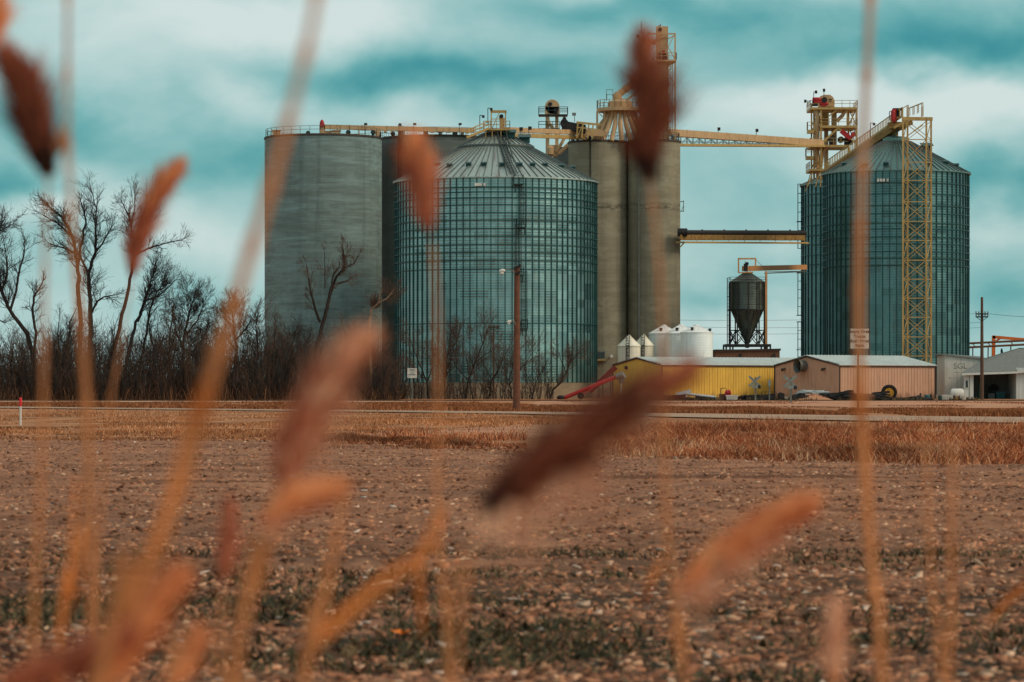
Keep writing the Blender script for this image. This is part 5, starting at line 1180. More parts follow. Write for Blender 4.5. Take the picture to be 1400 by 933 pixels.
def wire(label, pts, D, sag, r=.022):
    mb = MB()
    for (p0, p1) in zip(pts, pts[1:]):
        a, b_ = P(*p0, D), P(*p1, D); mb.tube([a.lerp(b_, k/12)-Vector((0,0,sag*4*(k/12)*(1-k/12))) for k in range(13)], r, 4)
    solo('power_line', mb, M['wire'], label, 'power line', P(*pts[0], D), 'overhead power lines')
wire('upper thin power line crossing behind the hopper bin', [(905,437.5),(1342,428.5)], 540, .5)
wire('middle thin power line crossing behind the hopper bin', [(905,446.5),(1342,441)], 540, .5)
wire('lowest thin power line crossing behind the hopper bin', [(905,456),(1342,448)], 540, .5)
wire('thin power line running from the right utility pole off the right edge', [(1350.5,429),(1480,432)], 410, .3)

M['signface'] = mat('white sign face', lin(206,202,194), .6, 0, .04, 2., lin(150,130,110), .25)
M['ink'] = mat('dark sign lettering', lin(58,44,38), .7, 0, .1)
M['inkblue'] = mat('blue green sign lettering', lin(50,90,100), .7, 0, .1)
M['postmetal'] = mat('rust brown sign post', lin(110,76,58), .7, .2)
D = 205; t = thing('road_sign', 'white sign reading Empty Grain Trucks Scale Next Right on a tall thin post', 'sign', (X(1174,D), D, 0), 'roadside signs')
mb = MB(); mb.box(X(1173.2,D)-.05, X(1173.2,D)+.05, D+.03, D+.1, 0, Z(450,D)); part('post', mb, M['postmetal'], t)
mb = MB(); mb.box(X(1162.7,D), X(1188,D), D, D+.03, Z(476.8,D), Z(449.6,D)); pn = part('panel', mb, M['signface'], t)
for s, py, sz in (('Empty Grain',453.6,.262),('Trucks',460.3,.262),('Scale Next',466.6,.262),('Right',472.9,.262)):
    text_mesh('lettering', s, sz, (X(1175.3,D), D-.004, Z(py,D)), M['ink'], pn, ext=.003, bold=.009)
D = 318; t = thing('road_sign', 'small pale sign with lines of blue lettering before the foot of the large steel bin', 'sign', (X(563.5,D), D, 0), 'roadside signs')
mb = MB(); mb.beam((X(563.5,D),D+.06,0), (X(563.5,D),D+.06,Z(504,D)), .09); part('post', mb, M['rail'], t)
mb = MB(); mb.box(X(557,D), X(570,D), D, D+.03, Z(517,D), Z(503.7,D)); pn = part('panel', mb, M['signface'], t)
for py, x0, x1, h in ((505.4,560,567,.55),(507.4,560,568,.55),(510.3,561,566.5,.5),(512.6,558.5,568,.8),(514.8,558.5,560,.6)):
    mb = MB(); x = x0
    while x < x1-.4: e = min(x+R0.uniform(.7,1.5), x1); mb.box(X(x,D), X(e,D), D-.01, D-.002, Z(py+h*.8,D), Z(py-h*.8,D)); x = e+.25
    part('lettering', mb, M['inkblue'], pn)
M['signback'] = mat('grey sign back', lin(134,142,138), .5, .3)
def crossbuck(label, px, pyb, pyt, D, blades_):
    t = thing('crossing_sign', label, 'crossing sign', (X(px,D), D, 0), 'railway crossing signs')
    mb = MB(); mb.beam((X(px,D),D+.1,0), (X(px,D),D+.1,Z(pyt+1,D)), .16); part('post', mb, M['rail'], t)
    if blades_:
        zc = Z(pyt+6.5, D); x = X(px,D)-.1
        for s in (-1, 1): mb = MB(); dx = .62; dz = .55; mb.beam(Vector((x-dx,D-.03*s,zc-dz*s)), Vector((x+dx,D-.03*s,zc+dz*s)), .04, .24); part('blade', mb, M['signback'], t)
        mb = MB(); mb.box(x-.28, x+.35, D-.09, D-.07, zc-.75, zc-.4); part('plate', mb, M['signback'], t)
        mb = MB(); mb.lathe(x+.5, D, [(.16,-.1),(.2,0),(.2,.06)], 12, 'y', zc-.62); mb.beam(Vector((x,D+.08,zc-.62)), Vector((x+.5,D+.08,zc-.62)), .06); part('lamp', mb, M['dark'], t)
    else:
        mb = MB(); mb.box(X(px,D)-.16, X(px,D)+.16, D-.02, D+.02, Z(pyt+9,D), Z(pyt,D)); part('plate', mb, M['signback'], t)
crossbuck('grey railway crossing sign with crossed blades before the yellow shed', 1033, 549, 515, 358, True)
crossbuck('grey railway crossing sign with crossed blades before the pink shed gable', 1081.5, 552, 515, 318, True)
crossbuck('thin post with a small pale plate between the two crossing signs', 1052, 548, 519.5, 380, False)
D = 130; t = thing('marker_post', 'white marker post with a red top on the grass at the left edge', 'marker post', (X(28,D), D, 0))
mb = MB(); mb.tube([(X(28,D),D,-.1), (X(28,D),D,Z(555.5,D))], .045, 12); part('stake', mb, M['white'], t, smooth=60)
mb = MB(); mb.tube([(X(28,D),D,Z(555.5,D)), (X(28,D),D,Z(545,D)), (X(28,D),D,Z(543.6,D))], [.055,.055,.025], 12); part('cap', mb, mat('bright red plastic', lin(214,30,44), .5), t, smooth=60)
# fence stubs and concrete block by the thicket
D = 412
for px, y0, w, lb in ((528,521,5,'weathered grey timber post at the foot of the steel bin, left of the pale sign'),(300,541,1.5,'short grey stake in front of the thicket')):
    mb = MB(); w_ = w/FPX*D; mb.box(X(px,D)-w_/2, X(px,D)+w_/2, D, D+w_*.7, 0, Z(y0,D)); mb.box(X(px,D)-w_/2-.02, X(px,D)+w_/2+.02, D-.02, D+w_*.7+.02, Z(y0,D)-.3, Z(y0,D)-.2); solo('fence_post', mb, M['pole2'], lb, 'fence post', (X(px,D), D, 0))
D = 408; t = thing('board_fence', 'low dark rail fence in front of the thicket at the left edge', 'fence', (X(0,D), D, 0))
mb = MB()
for py in (534,537.5,541): mb.beam(P(-60,py,D), P(27,py,D), .06, .14)
part('rail', mb, M['pole2'], t)
for px in (-50,-28,-6,10,26): mb = MB(); mb.beam((X(px,D),D+.1,0), P(px,532,D+.1), .14); part('post', mb, M['pole2'], t)
# railway
D = 371; t = thing('railway_track', 'railway track on a low ballast bank crossing in front of the sheds', 'railway', (0, D, 0))
mb = MB(); pr = [(-3.2,0),(-1.7,.03),(1.7,.03),(3.2,0)]; xs_ = np.linspace(-130, 130, 80)
vs_ = [(x, D+a, b_+(NR.uniform(-.015,.015) if b_ else 0)) for x in xs_ for a, b_ in pr]; mb.add(vs_, [(4*i+j, 4*i+4+j, 4*i+5+j, 4*i+1+j) for i in range(79) for j in range(3)]); part('ballast', mb, M['ballast'], t)
M['railsteel'] = mat('rusty rail', lin(60,44,36), .6, .3)
for y in (-.72, .72): mb = MB(); mb.box(-130, 130, D+y-.07, D+y+.07, .08, .11); mb.box(-130, 130, D+y-.02, D+y+.02, .02, .08); part('rail', mb, M['railsteel'], t)
mb = MB()
for k in range(400): x = -130+k*.65; mb.box(x, x+.24, D-1.25, D+1.25, .005, .06)
part('sleepers', mb, M['pole2'], t)
# ------------------------------------------------------------------ bare trees
M['bark'] = mat('dark bark', lin(50,43,39), .9, 0, .3, 2., lin(32,29,28), .5)
M['bark_pale'] = mat('pale dead bark', lin(132,108,88), .9, 0, .3, 2., lin(70,56,46), .5)
M['twig'] = mat('dark twigs', lin(50,46,44), .9, 0, .3, 1., lin(36,32,30), .4)
M['twig_brown'] = mat('brown twigs', lin(92,68,54), .9, 0, .3, 1., lin(60,46,38), .4)
def rdir(r, d, ang):
    """random direction at about ang from d, flattened less across the view than along it"""
    a = d.orthogonal().normalized(); b_ = d.cross(a); t_ = r.uniform(0, 6.283)
    return (d*math.cos(ang)+(a*math.cos(t_)+b_*math.sin(t_))*math.sin(ang)).normalized()
def grow(mb, r, p, d, L, rad, depth, up=.07, wig=.11, rmin=.011):
    n = 4 if depth else 3; pts = [p]; q = p; dd = d
    for i in range(n):
        dd = (dd+Vector((r.gauss(0,wig), r.gauss(0,wig), r.gauss(0,wig)+up))).normalized(); q = q+dd*(L/n); pts.append(q)
    mb.tube(pts, [max(rmin, rad*(1-.7*i/n)) for i in range(n+1)], 5 if rad > .06 else 3)
    if depth <= 0: return
    for _ in range(r.randint(4, 5)):
        f = r.uniform(.15, 1.0); i = min(int(f*n), n-1); b_ = pts[i].lerp(pts[i+1], f*n-i); t_ = (pts[i+1]-pts[i]).normalized()
        grow(mb, r, b_, rdir(r, t_, r.uniform(.35,.8)), L*r.uniform(.5,.85), rad*.5, depth-1, up, wig, rmin)
def tree(label, D, limbs, seed, twiglen=2.6, depth=2, density=1.0, bark='bark', twig='twig', group='bare trees beside the silos', start=.3, jit=1.2):
    r = random.Random(seed); px0, py0 = limbs[0][0][:2]
    t = thing('bare_tree', label, 'tree', (X(px0,D), D, 0), group)
    mt, mc = MB(), MB(); s = D/FPX
    for li, limb in enumerate(limbs):
        pts = []; yo = 0
        for k, (px, py, w) in enumerate(limb):
            yo += r.gauss(0, jit*.4) if k and li else (r.gauss(0,.25) if k else 0)
            p = P(px, py, D); p.y += yo
            if k == 0 and li == 0: p.z = -.1
            pts.append((p, w*.5*s))
        # smooth the limb
        fine = []
        for (a, ra), (b_, rb) in zip(pts, pts[1:]):
            for k in range(4):
                f = k/4; w_ = r.gauss(0,.05)*(a-b_).length*.35; fine.append((a.lerp(b_, f)+Vector((w_ if k else 0, w_ if k else 0, 0)), ra+(rb-ra)*f))
        fine.append(pts[-1]); mt.tube([q for q, _ in fine], [max(q, .035) for _, q in fine], 8)
        n = len(fine)
        L = sum((fine[i+1][0]-fine[i][0]).length for i in range(n-1))
        for _ in range(int(L*1.9*density)+2):
            f = r.uniform(start if li == 0 else .12, 1)*(n-1); i = min(int(f), n-2); q = fine[i][0].lerp(fine[i+1][0], f-i); dr = (fine[i+1][0]-fine[i][0]).normalized()
            rr = fine[i][1]; grow(mc, r, q, rdir(r, dr, r.uniform(.45,1.0)), twiglen*r.uniform(.5,1.35)*(1.15-.5*f/n), min(rr*.5,.06), depth, .07)
        grow(mc, r, fine[-1][0], (fine[-1][0]-fine[-2][0]).normalized(), twiglen*.8, fine[-1][1]*.9, depth)
    part('trunk', mt, M[bark], t, smooth=60); part('crown', mc, M[twig], t)
tree('bare tree leaning out from the left edge with a crooked fork', 412, [[(52,548,9),(46,490,7),(36,455,6),(14,425,5),(3,402,5),(-3,378,4)],[(14,425,4),(22,398,3.5),(26,372,3),(33,342,2)],[(2,400,4),(10,372,3),(8,350,2)],[(46,490,4.5),(50,455,4),(44,425,3.6),(46,405,3.2),(51,398,2.6)]], 3, 2.2, 2, .8, start=.6)
tree('tallest bare tree left of the silos, with two close trunks and a wide crown', 416, [[(112,548,8),(110,480,6.5),(107,400,6),(106,360,5),(100,325,4),(86,298,3),(66,282,2)],[(106,362,4.5),(113,330,3.5),(118,300,2.5),(112,280,1.6)],[(124,548,8),(124,470,7),(124,410,6),(121,372,5),(131,345,4),(133,310,3),(133,288,2)],[(122,376,4),(110,350,3),(90,340,2.4),(72,335,1.6)],[(133,290,1.8),(129,275,1.2),(126,262,1)],[(124,430,3.5),(133,412,3),(142,406,2),(154,404,1.4)],[(131,345,3),(142,330,2.2),(150,318,1.6)],[(100,325,3),(80,306,2),(60,295,1.4)]], 11, 2.1, 2, 1.0, start=.45)
tree('slender bare tree leaning right, its crown behind a reed plume', 414, [[(142,548,7),(150,495,6),(163,450,5.5),(172,410,5),(180,372,4.2),(184,330,3.2),(178,300,2.2)],[(184,335,3),(196,300,2.2),(206,270,1.5)],[(182,350,3),(202,340,2.4),(224,333,1.8),(243,329,1.2)],[(178,300,2),(170,285,1.5),(163,272,1)],[(180,310,2),(184,282,1.5),(183,262,1)]], 23, 1.8, 2, .8, start=.75)
tree('bare tree with two slanting stems behind the leaning tree', 419, [[(162,548,6),(172,500,5),(184,450,4.4),(198,412,3.6),(206,385,2.6),(210,370,1.8)],[(188,440,3.6),(196,415,3),(199,405,2)],[(182,545,4),(196,480,3.4),(204,430,3),(214,400,2),(225,385,1.4)],[(198,412,2.6),(216,405,2),(234,390,1.4)]], 31, 2.4, 2, .9, start=.5)
tree('bushy bare tree midway between the leaning trees and the widest silo', 420, [[(249,548,5),(250,500,4.4),(252,460,3.6),(258,430,2.8),(264,410,1.8)],[(251,480,3),(240,450,2.2),(236,430,1.4)],[(252,460,2.6),(268,440,2),(276,425,1.3)],[(250,500,2.6),(265,478,2),(277,462,1.2)]], 41, 2.3, 3, .7, start=.3)
tree('russet bare tree just left of the widest silo', 413, [[(324,548,5),(323,500,4.4),(322,465,3.5),(320,440,2.5),(318,425,1.6)],[(323,480,2.6),(308,460,2),(300,448,1.2)],[(322,465,2.6),(336,450,2),(342,440,1.2)],[(323,500,2.6),(304,485,2),(292,478,1.2)]], 53, 2.2, 3, .7, twig='twig_brown', start=.3)
tree('thin bare sapling at the left foot of the widest silo', 416, [[(352,548,3.6),(351,500,3),(352,465,2.2),(350,445,1.6),(352,432,1.2)],[(351,490,2),(342,470,1.4)]], 61, 1.7, 2, .6, start=.4)
tree('dead broad forked tree standing before the widest silo', 408, [[(428,548,9),(432,500,7.5),(434,472,7),(440,445,6),(447,420,5),(452,398,4),(460,378,3.4),(471,366,2.6),(470,350,1.6)],[(438,440,4.5),(432,425,3.6),(428,408,3),(424,392,2.2),(422,382,1.4)],[(447,418,4),(452,395,3.2),(456,375,2.4),(462,368,2)],[(462,388,3),(474,384,2.2),(482,378,1.4)],[(471,366,2),(484,360,1.4),(490,350,1)],[(471,366,2),(470,345,1.2),(468,338,.8)],[(424,390,1.8),(421,375,1.2),(419,362,.8)],[(444,395,1.6),(444,372,1.2),(443,345,.8)]], 71, 1.15, 2, .45, 'bark', 'twig_brown', start=.75)
tree('thin dead tree with a bleached base before the gap between the silos', 409, [[(510,548,6),(507,520,4.6),(505,480,4),(505,440,3.6),(507,425,3.4),(510,420,2.8)],[(507,424,3),(517,415,2.4),(528,409,1.8),(538,400,1)],[(517,415,2),(520,402,1.6),(522,396,1)],[(528,409,1.8),(540,394,1.2)]], 83, 1.5, 2, .7, 'bark_pale', 'twig_brown', start=.85)
tree('bare branches of a tree standing beyond the left edge of the view', 400, [[(-60,548,9),(-52,480,7),(-38,420,5.5),(-22,360,4),(-10,320,2.6),(2,305,1.6)],[(-10,320,2),(6,312,1.4),(17,305,1)],[(-22,360,3),(-8,345,2),(0,336,1.2)],[(-38,420,3),(-14,430,2.4),(4,440,1.6)]], 97, 2.0, 2, .8, start=.5)
GB = 'bare bushes before the large steel bin'
for lb, D, limbs, sd_, tl in (
    ('bare bush tree at the left of the large bin, behind the pale sign', 421, [[(586,548,5),(584,525,4),(574,500,3),(566,480,2),(560,462,1.2)],[(584,525,3),(592,495,2.4),(590,470,1.6)]], 101, 1.9),
    ('bare bush behind the thin reed stem, left of the small utility pole', 423, [[(608,548,4),(609,510,3.2),(612,485,2.4),(616,460,1.5)],[(609,515,2.6),(620,480,2),(628,455,1.2)],[(609,520,2),(598,490,1.4)]], 102, 2.0),
    ('arching bare bush between the thin reed stem and the small utility pole', 422, [[(636,548,4.5),(640,520,3.6),(650,495,3),(660,470,2.2),(666,452,1.4)],[(640,520,2.6),(622,500,2),(612,480,1.2)],[(650,495,2),(664,485,1.6),(674,478,1)],[(660,470,2),(656,452,1.2)]], 103, 2.0),
    ('low bare bush against the small utility pole', 421, [[(668,548,4),(672,520,3),(684,500,2.2),(694,478,1.3)],[(672,520,2),(662,500,1.5)]], 104, 1.7),
    ('bare bush leaning right behind the street light pole', 420, [[(700,548,4),(696,520,3),(702,495,2.2),(710,470,1.4)],[(697,525,2.4),(716,500,1.8),(730,480,1)],[(697,525,2),(686,500,1.4)]], 105, 1.9),
    ('crooked dark bare tree before the right half of the large bin', 419, [[(752,548,5),(756,533,4.4),(766,524,4),(774,510,3.2),(779,495,2.4),(783,480,1.5)],[(774,510,2.2),(768,495,1.6),(764,482,1)],[(779,495,1.8),(790,484,1.2)]], 106, 1.5),
    ('lowest bare bush, between the street light pole and the crooked tree', 420, [[(728,548,3.6),(730,530,2.6),(738,512,1.8),(746,500,1)],[(730,530,2),(720,512,1.4)]], 107, 1.4)):
    tree(lb, D, [[(a, b_, c*.62) for a, b_, c in l] for l in limbs], sd_, tl*1.15, 2, 1.1, 'bark', 'twig_brown', GB, .15, .6)
# thicket: one mass of brush
r = random.Random(9); mb = MB()
def thicket(n, x0, x1, topf, d0, d1):
    for _ in range(n):
        px = r.uniform(x0, x1); D = r.uniform(d0, d1); h = max(.8, (548-topf(px))/FPX*D*r.uniform(.45,1.08))
        p = Vector((X(px,D), D, -.05)); d = Vector((r.gauss(0,.16), r.gauss(0,.16), 1)).normalized()
        pts = [p]; q = p
        for k in range(4): d = (d+Vector((r.gauss(0,.13), r.gauss(0,.13), .1))).normalized(); q = q+d*(h/4); pts.append(q)
        mb.mi = int(r.random() < .55); rad = r.uniform(.025,.055); mb.tube(pts, [rad, rad*.85, rad*.65, rad*.45, .014], 3)
        for _ in range(r.randint(5, 8)):
            f = r.uniform(.15, 1)*4; i = min(int(f), 3); b_ = pts[i].lerp(pts[i+1], f-i)
            dd = rdir(r, (pts[i+1]-pts[i]).normalized(), r.uniform(.3,.8)); L = h*r.uniform(.12,.3)
            e1 = b_+dd*L*.5; e2 = e1+(dd+Vector((r.gauss(0,.25), r.gauss(0,.25), .25))).normalized()*L*.5
            mb.tube([b_, e1, e2], [.022, .017, .011], 3)
            for _ in range(2):
                f2 = r.random(); c = b_.lerp(e1, f2) if r.random() < .5 else e1.lerp(e2, f2); mb.tube([c, c+rdir(r, dd, .7)*L*.35], [.013, .009], 3)
topf = lambda q: float(np.interp(q, [-120,0,60,110,160,215,270,300,340,380,410,440,470,500,540], [462,468,460,452,462,464,452,456,452,456,456,470,474,476,484]))
thicket(3000, -110, 545, topf, 405, 432)
thicket(900, -110, 545, lambda q: 500, 402, 412)
solo('thicket', mb, [M['twig'], M['twig_brown']], 'dense dark leafless brush under the bare trees along the left', 'thicket', P(200, 548, 420)*1, kind='stuff').location.z
mb = MB(); thicket(170, 545, 760, lambda q: 515, 418, 424); thicket(60, 560, 740, lambda q: 495, 418, 424)
solo('undergrowth', mb, [M['twig_brown'], M['twig']], 'thin brown undergrowth at the foot of the large steel bin', 'undergrowth', P(650, 548, 420), kind='stuff')
# leaf litter and tangled low stems that close the foot of the thicket
x = NR.uniform(X(-130,412), X(548,412), 16000); y = NR.uniform(402, 434, 16000)
M['litter'] = island_mat('dead leaf litter', [(0., lin(46,36,30)), (.6, lin(84,62,48)), (1., lin(130,92,64))], .9, .1)
blades('thicket_floor', x, y, 0*x, NR.uniform(.3,1.9,16000)**1.3, NR.uniform(.05,.16,16000), .35, M['litter'], 'dead leaves and dark stems on the floor of the thicket', 'leaf litter')
# dark weeds along the sheds
x = NR.uniform(X(838,396), X(1330,396), 6000); y = NR.uniform(390, 402, 6000)
k = vnoise(x/2.2, y/3., 77) > -.02; x, y = x[k], y[k]
blades('yard_weeds', x, y, 0*x, NR.uniform(.1,.5,len(x)), NR.uniform(.05,.12,len(x)), .5, M['weed'], 'dark weeds growing round the scrap along the sheds', 'weeds')
# small evergreen behind the grey roof
D = 470; t = thing('evergreen_tree', 'small dark evergreen tip showing above the grey shed roof', 'tree', (X(1369.5,D), D, 0))
mb = MB(); mb.tube([(X(1369.5,D),D,0), P(1369.5,478,D)], [.16,.04], 8); part('trunk', mb, M['bark'], t)
mb = MB(); zt_ = Z(477.5,D)
for k in range(900):
    z = zt_*(1-r.random()**1.4*.75); rad = .12+(zt_-z)*.24; a_ = r.uniform(0,6.28); q = Vector((X(1369.5,D), D, z)); e = q+Vector((math.cos(a_)*rad, math.sin(a_)*rad, -.15*rad+r.uniform(-.1,.15))); m_ = q.lerp(e, r.uniform(.3,.6)); s_ = Vector((-math.sin(a_), math.cos(a_), .3))*.1
    mb.add([m_-s_, m_+s_, e], [(0,1,2)])
part('crown', mb, mat('dark needles', lin(40,58,50), .8), t)
# clods, husks and one orange leaf lying big in the near field
D = 18.2; p = Vector((X(551,D), D, float(soil_z(np.array([X(551,D)]), np.array([D]))[0])+.05)); mb = MB()
for a_ in range(7):
    t_ = a_*.9+.2; d = Vector((math.cos(t_), math.sin(t_)*.7, .25)); sdv = Vector((-math.sin(t_), math.cos(t_), 0))
    mb.add([p, p+d*.035+sdv*.018, p+d*.075+Vector((0,0,.006)), p+d*.035-sdv*.018+Vector((0,0,.008))], [(0,1,2,3)])
solo('fallen_leaf', mb, mat('bright orange leaf', lin(246,130,26), .6, 0, .08), 'bright orange crumpled leaf lying on the soil near the bottom edge', 'leaf', p)

# ------------------------------------------------------------------ reeds close to the camera
def tint(c, k): return tuple(min(1, x*k) for x in c)
M['reed_stem'] = mat('dry reed stem', lin(206,136,84), .6, 0, .18, 9., lin(140,80,46), .4, True, .3)
M['reed_pale'] = mat('pale reed stem', lin(196,152,122), .6, 0, .12, 9., lin(150,110,84), .4, True, .3)
M['reed_leaf'] = mat('dry reed leaf', lin(222,134,66), .6, 0, .15, 8., lin(160,84,40), .4, True, .3)
def plume_mats(n, core, a, b_):
    M['pc_'+n] = mat('plume core '+n, core, .9, 0, .25, 30., None, .3, False, .1)
    M['ph_'+n] = island_mat('plume hairs '+n, [(0., a), (.6, b_), (1., tint(b_, 1.35))], .85, .15)
plume_mats('dark', lin(46,25,19), lin(66,35,26), lin(130,70,50))
plume_mats('russet', lin(122,62,44), lin(136,70,50), lin(192,112,82))
plume_mats('orange', lin(192,92,52), lin(206,104,60), lin(240,160,108))
plume_mats('pale', lin(200,122,92), lin(204,124,92), lin(240,184,150))
GR = 'dry reeds close to the camera'
def curve(pts, n):
    """Catmull-Rom through the points"""
    pts = [pts[0]*2-pts[1]]+pts+[pts[-1]*2-pts[-2]]; out = []
    for i in range(1, len(pts)-2):
        p0, p1, p2, p3 = pts[i-1:i+3]
        for k in range(n):
            t_ = k/n; out.append(.5*((2*p1)+(p2-p0)*t_+(2*p0-5*p1+4*p2-p3)*t_*t_+(3*p1-p0-3*p2+p3)*t_**3))
    return out+[pts[-2]]
def reed(label, D, stem=None, sw=5., plume=None, pw=40, kind='russet', leaves=(), seed=0, prof=None, m='reed_stem', hairs=700, stemtop=None, fluff=0):
    """stem: photo points from top to bottom; plume: photo points from base to tip, pw its greatest width in photo pixels"""
    r = random.Random(seed); s = D/FPX
    line = [P(x, y, D) for x, y in stem]; sw *= 1.5
    a, b_ = line[-2], line[-1]; d = (b_-a).normalized()
    if d.z > -.3: d = Vector((d.x*.3, 0, -1)).normalized()
    foot = b_+Vector((d.x/abs(d.z)*b_.z*.5, r.uniform(-.1,.1), -b_.z)); foot.z = -.03
    t = thing('reed', label, 'reed', (foot.x, foot.y, 0), GR)
    full = curve(line+[foot], 6); n = len(full)
    if stemtop is not None: rad = [sw*s/2*(stemtop+(1-stemtop)*min(1, k/(n*.6))) for k in range(n)]
    else: rad = [sw*s/2*(.55+.45*min(1, k/(n*.6))) for k in range(n)]
    ks = max(1, sum(1 for q in full if q.z > 1.72)-1); mb = MB(); mb.tube(full[ks:], rad[ks:], 8); mb.mi = 1
    if ks > 1: mb.tube(full[:ks+1], rad[:ks+1], 8)
    st = part('stem', mb, [M[m], M['reed_pale']], t, smooth=60)
    mb = MB()
    for k in range(3, n-1, 5):
        q = full[k]; dd = (full[k+1]-full[k-1]).normalized(); mb = MB(); mb.tube([q-dd*.012, q, q+dd*.012], [rad[k]*1.02, rad[k]*1.35, rad[k]*1.02], 8); part('node', mb, M[m], st, smooth=60)
    if plume:
        ax = curve([P(x, y, D+.02*i) for i, (x, y) in enumerate(plume)], 8); k = len(ax); pf = prof or [(0,.25),(.12,.75),(.3,1.),(.55,.85),(.8,.5),(1,.08)]
        wd = [float(np.interp(i/(k-1), [q[0] for q in pf], [q[1] for q in pf]))*pw*1.15*s/2 for i in range(k)]
        kd = kind if isinstance(kind, tuple) else (kind, kind); cf = .46 if kd[0] == 'dark' else .30; cr = [w_*cf*r.uniform(.8,1.15)+.0008 for w_ in wd]; kc = int(k*(.72 if kd[0] == 'dark' else .55))
        mb = MB(); mb.tube(ax[:kc+1], cr[:kc+1], 12); mb.mi = 1; mb.tube(ax[kc:], cr[kc:], 12); pl = part('plume', mb, [M['pc_'+kd[0]], M['pc_'+kd[1]]], t, smooth=60)
        mb = MB()
        for _ in range(int(hairs*2.2)):
            f = r.random()*(k-1); i = min(int(f), k-2); q = ax[i].lerp(ax[i+1], f-i); dd = (ax[i+1]-ax[i]).normalized()
            o = rdir(r, dd, r.uniform(.35,.95)); w_ = wd[i]+(wd[i+1]-wd[i])*(f-i)
            b0 = q+o*w_*.35; L = (w_*.8+.009)*r.choice((.5,.7,.9,1.1,1.5,2.1))*r.uniform(.8,1.2); mb.mi = 1 if f/(k-1)+r.gauss(0,.16) > (.66 if kd[0] == 'dark' else .5) else 0
            e = b0+(o+dd*.5+Vector((0,0,-.12))).normalized()*L; sv = o.cross(dd).normalized()*r.uniform(.0009,.002); mdp = b0.lerp(e, .55)
            mb.add([b0-sv*.5, mdp-sv, e, mdp+sv, b0+sv*.5], [(0,1,2,3,4)])
        if fluff:
            mb.mi = 2
            for _ in range(fluff):
                f = r.uniform(.05,.8)*(k-1); i = min(int(f), k-2); q = ax[i]; w_ = wd[i]; o = Vector((r.gauss(.2,.5), r.gauss(0,.5), r.gauss(-.7,.5))).normalized(); L = w_*r.uniform(1.2,3.2)
                m_ = q+o*L*.6; e = m_+(o+Vector((r.gauss(.2,.3),0,-.5))).normalized()*L*.5; sv = o.cross(Vector((.1,1,.2))).normalized()*r.uniform(.0008,.0016)
                mb.add([q-sv*.5, m_-sv, e, m_+sv, q+sv*.5], [(0,1,2,3,4)])
        part('plume_hairs', mb, [M['ph_'+kd[0]], M['ph_'+kd[1]], M['ph_pale']], pl)
    for lf in leaves:
        pts = curve([P(x, y, D+r.uniform(-.03,.03)) for x, y in lf[0]], 8); W = lf[1]*s/2; k = len(pts); mm = M[lf[2]] if len(lf) > 2 else M['reed_leaf']
        vs_ = []
        for i, q in enumerate(pts):
            dd = (pts[min(i+1,k-1)]-pts[max(i-1,0)]).normalized(); sv = dd.cross(Vector((.25,1,.1))).normalized(); f = i/(k-1); w_ = W*(min(1, .35+f*3))*(1-f**2.2)+.0006
            vs_ += [q-sv*w_, q+Vector((0,w_*.5,0)), q+sv*w_]
        mb = MB(); mb.add(vs_, [(3*i+j, 3*i+j+1, 3*i+4+j, 3*i+3+j) for i in range(k-1) for j in (0,1)]); part('leaf', mb, mm, t, smooth=60)
PW = [(0,.35),(.15,.9),(.35,1.),(.6,.8),(.85,.45),(1,.1)]
reed('reed with the dark ragged plume at the upper left edge, thin upright stem below it', 4.3, [(66,238),(62,330),(60,450),(58,600),(50,760),(44,905)], 5, [(66,236),(56,200),(48,165),(34,120),(10,76)], 74, ('dark','russet'), seed=1, m='reed_stem', hairs=900, prof=[(0,.55),(.12,.9),(.35,1.1),(.6,.85),(.85,.5),(1,.12)],
     leaves=[([(74,215),(84,188),(80,165)],14,'reed_pale')])
reed('tall bare reed stem rising out of the top at far left', 4.2, [(93,-60),(92,60),(93,180),(98,300),(112,460),(120,600),(124,760),(126,880)], 7, seed=2, m='reed_stem', leaves=[([(124,690),(112,745),(106,800),(84,870)],12),([(95,250),(90,205),(94,150)],5)])
reed('reed with the rust brown curved plume against the sky left of the silos', 5.6, [(183,374),(172,430),(160,500),(150,560),(140,700),(130,860)], 2.6, [(180,378),(186,340),(203,290),(222,255),(244,228)], 42, ('russet','orange'), seed=3, hairs=800, prof=[(0,.45),(.15,.95),(.4,1.),(.7,.75),(1,.1)])
reed('thick reed stem slanting from the top across the left edge of the silos', 2.9, [(440,-60),(425,40),(398,150),(368,260),(340,350),(310,450),(290,510),(255,630),(215,740),(170,840),(135,940)], 14, seed=4, stemtop=.55, leaves=[([(285,520),(262,600),(225,720),(160,850)],26)])
reed('reed with the small orange brown plume before the large bin roof', 4.4, [(590,318),(596,400),(599,500),(598,650),(597,720),(607,830),(612,940)], 4.4, [(588,318),(582,285),(578,250),(570,222),(566,198)], 44, ('russet','orange'), seed=5, hairs=800, prof=[(0,.4),(.15,.95),(.4,1.),(.65,.8),(.85,.5),(1,.1)], leaves=[([(612,690),(590,745),(540,800),(420,900)],6),([(578,870),(574,800),(580,740),(604,690)],10)])
reed('reed with the big dark double lobed plume in front of the elevator tower', 4.4, [(888,240),(898,330),(906,450),(908,600),(912,720),(928,860),(938,960)], 5, [(888,244),(884,205),(892,165),(884,125),(880,90),(880,58)], 68, ('dark','russet'), seed=6, hairs=1300, prof=[(0,.62),(.12,1.),(.32,1.05),(.5,.92),(.64,.55),(.8,.5),(.92,.34),(1,.1)], leaves=[([(908,760),(888,800),(876,825)],7)])
reed('tall bare reed stem rising out of the top right of centre', 4.3, [(1192,-60),(1187,60),(1180,200),(1174,400),(1178,560),(1184,680),(1194,800),(1206,940)], 8.5, seed=7, stemtop=.8, m='reed_stem', leaves=[([(1172,520),(1184,640),(1190,720)],14)])
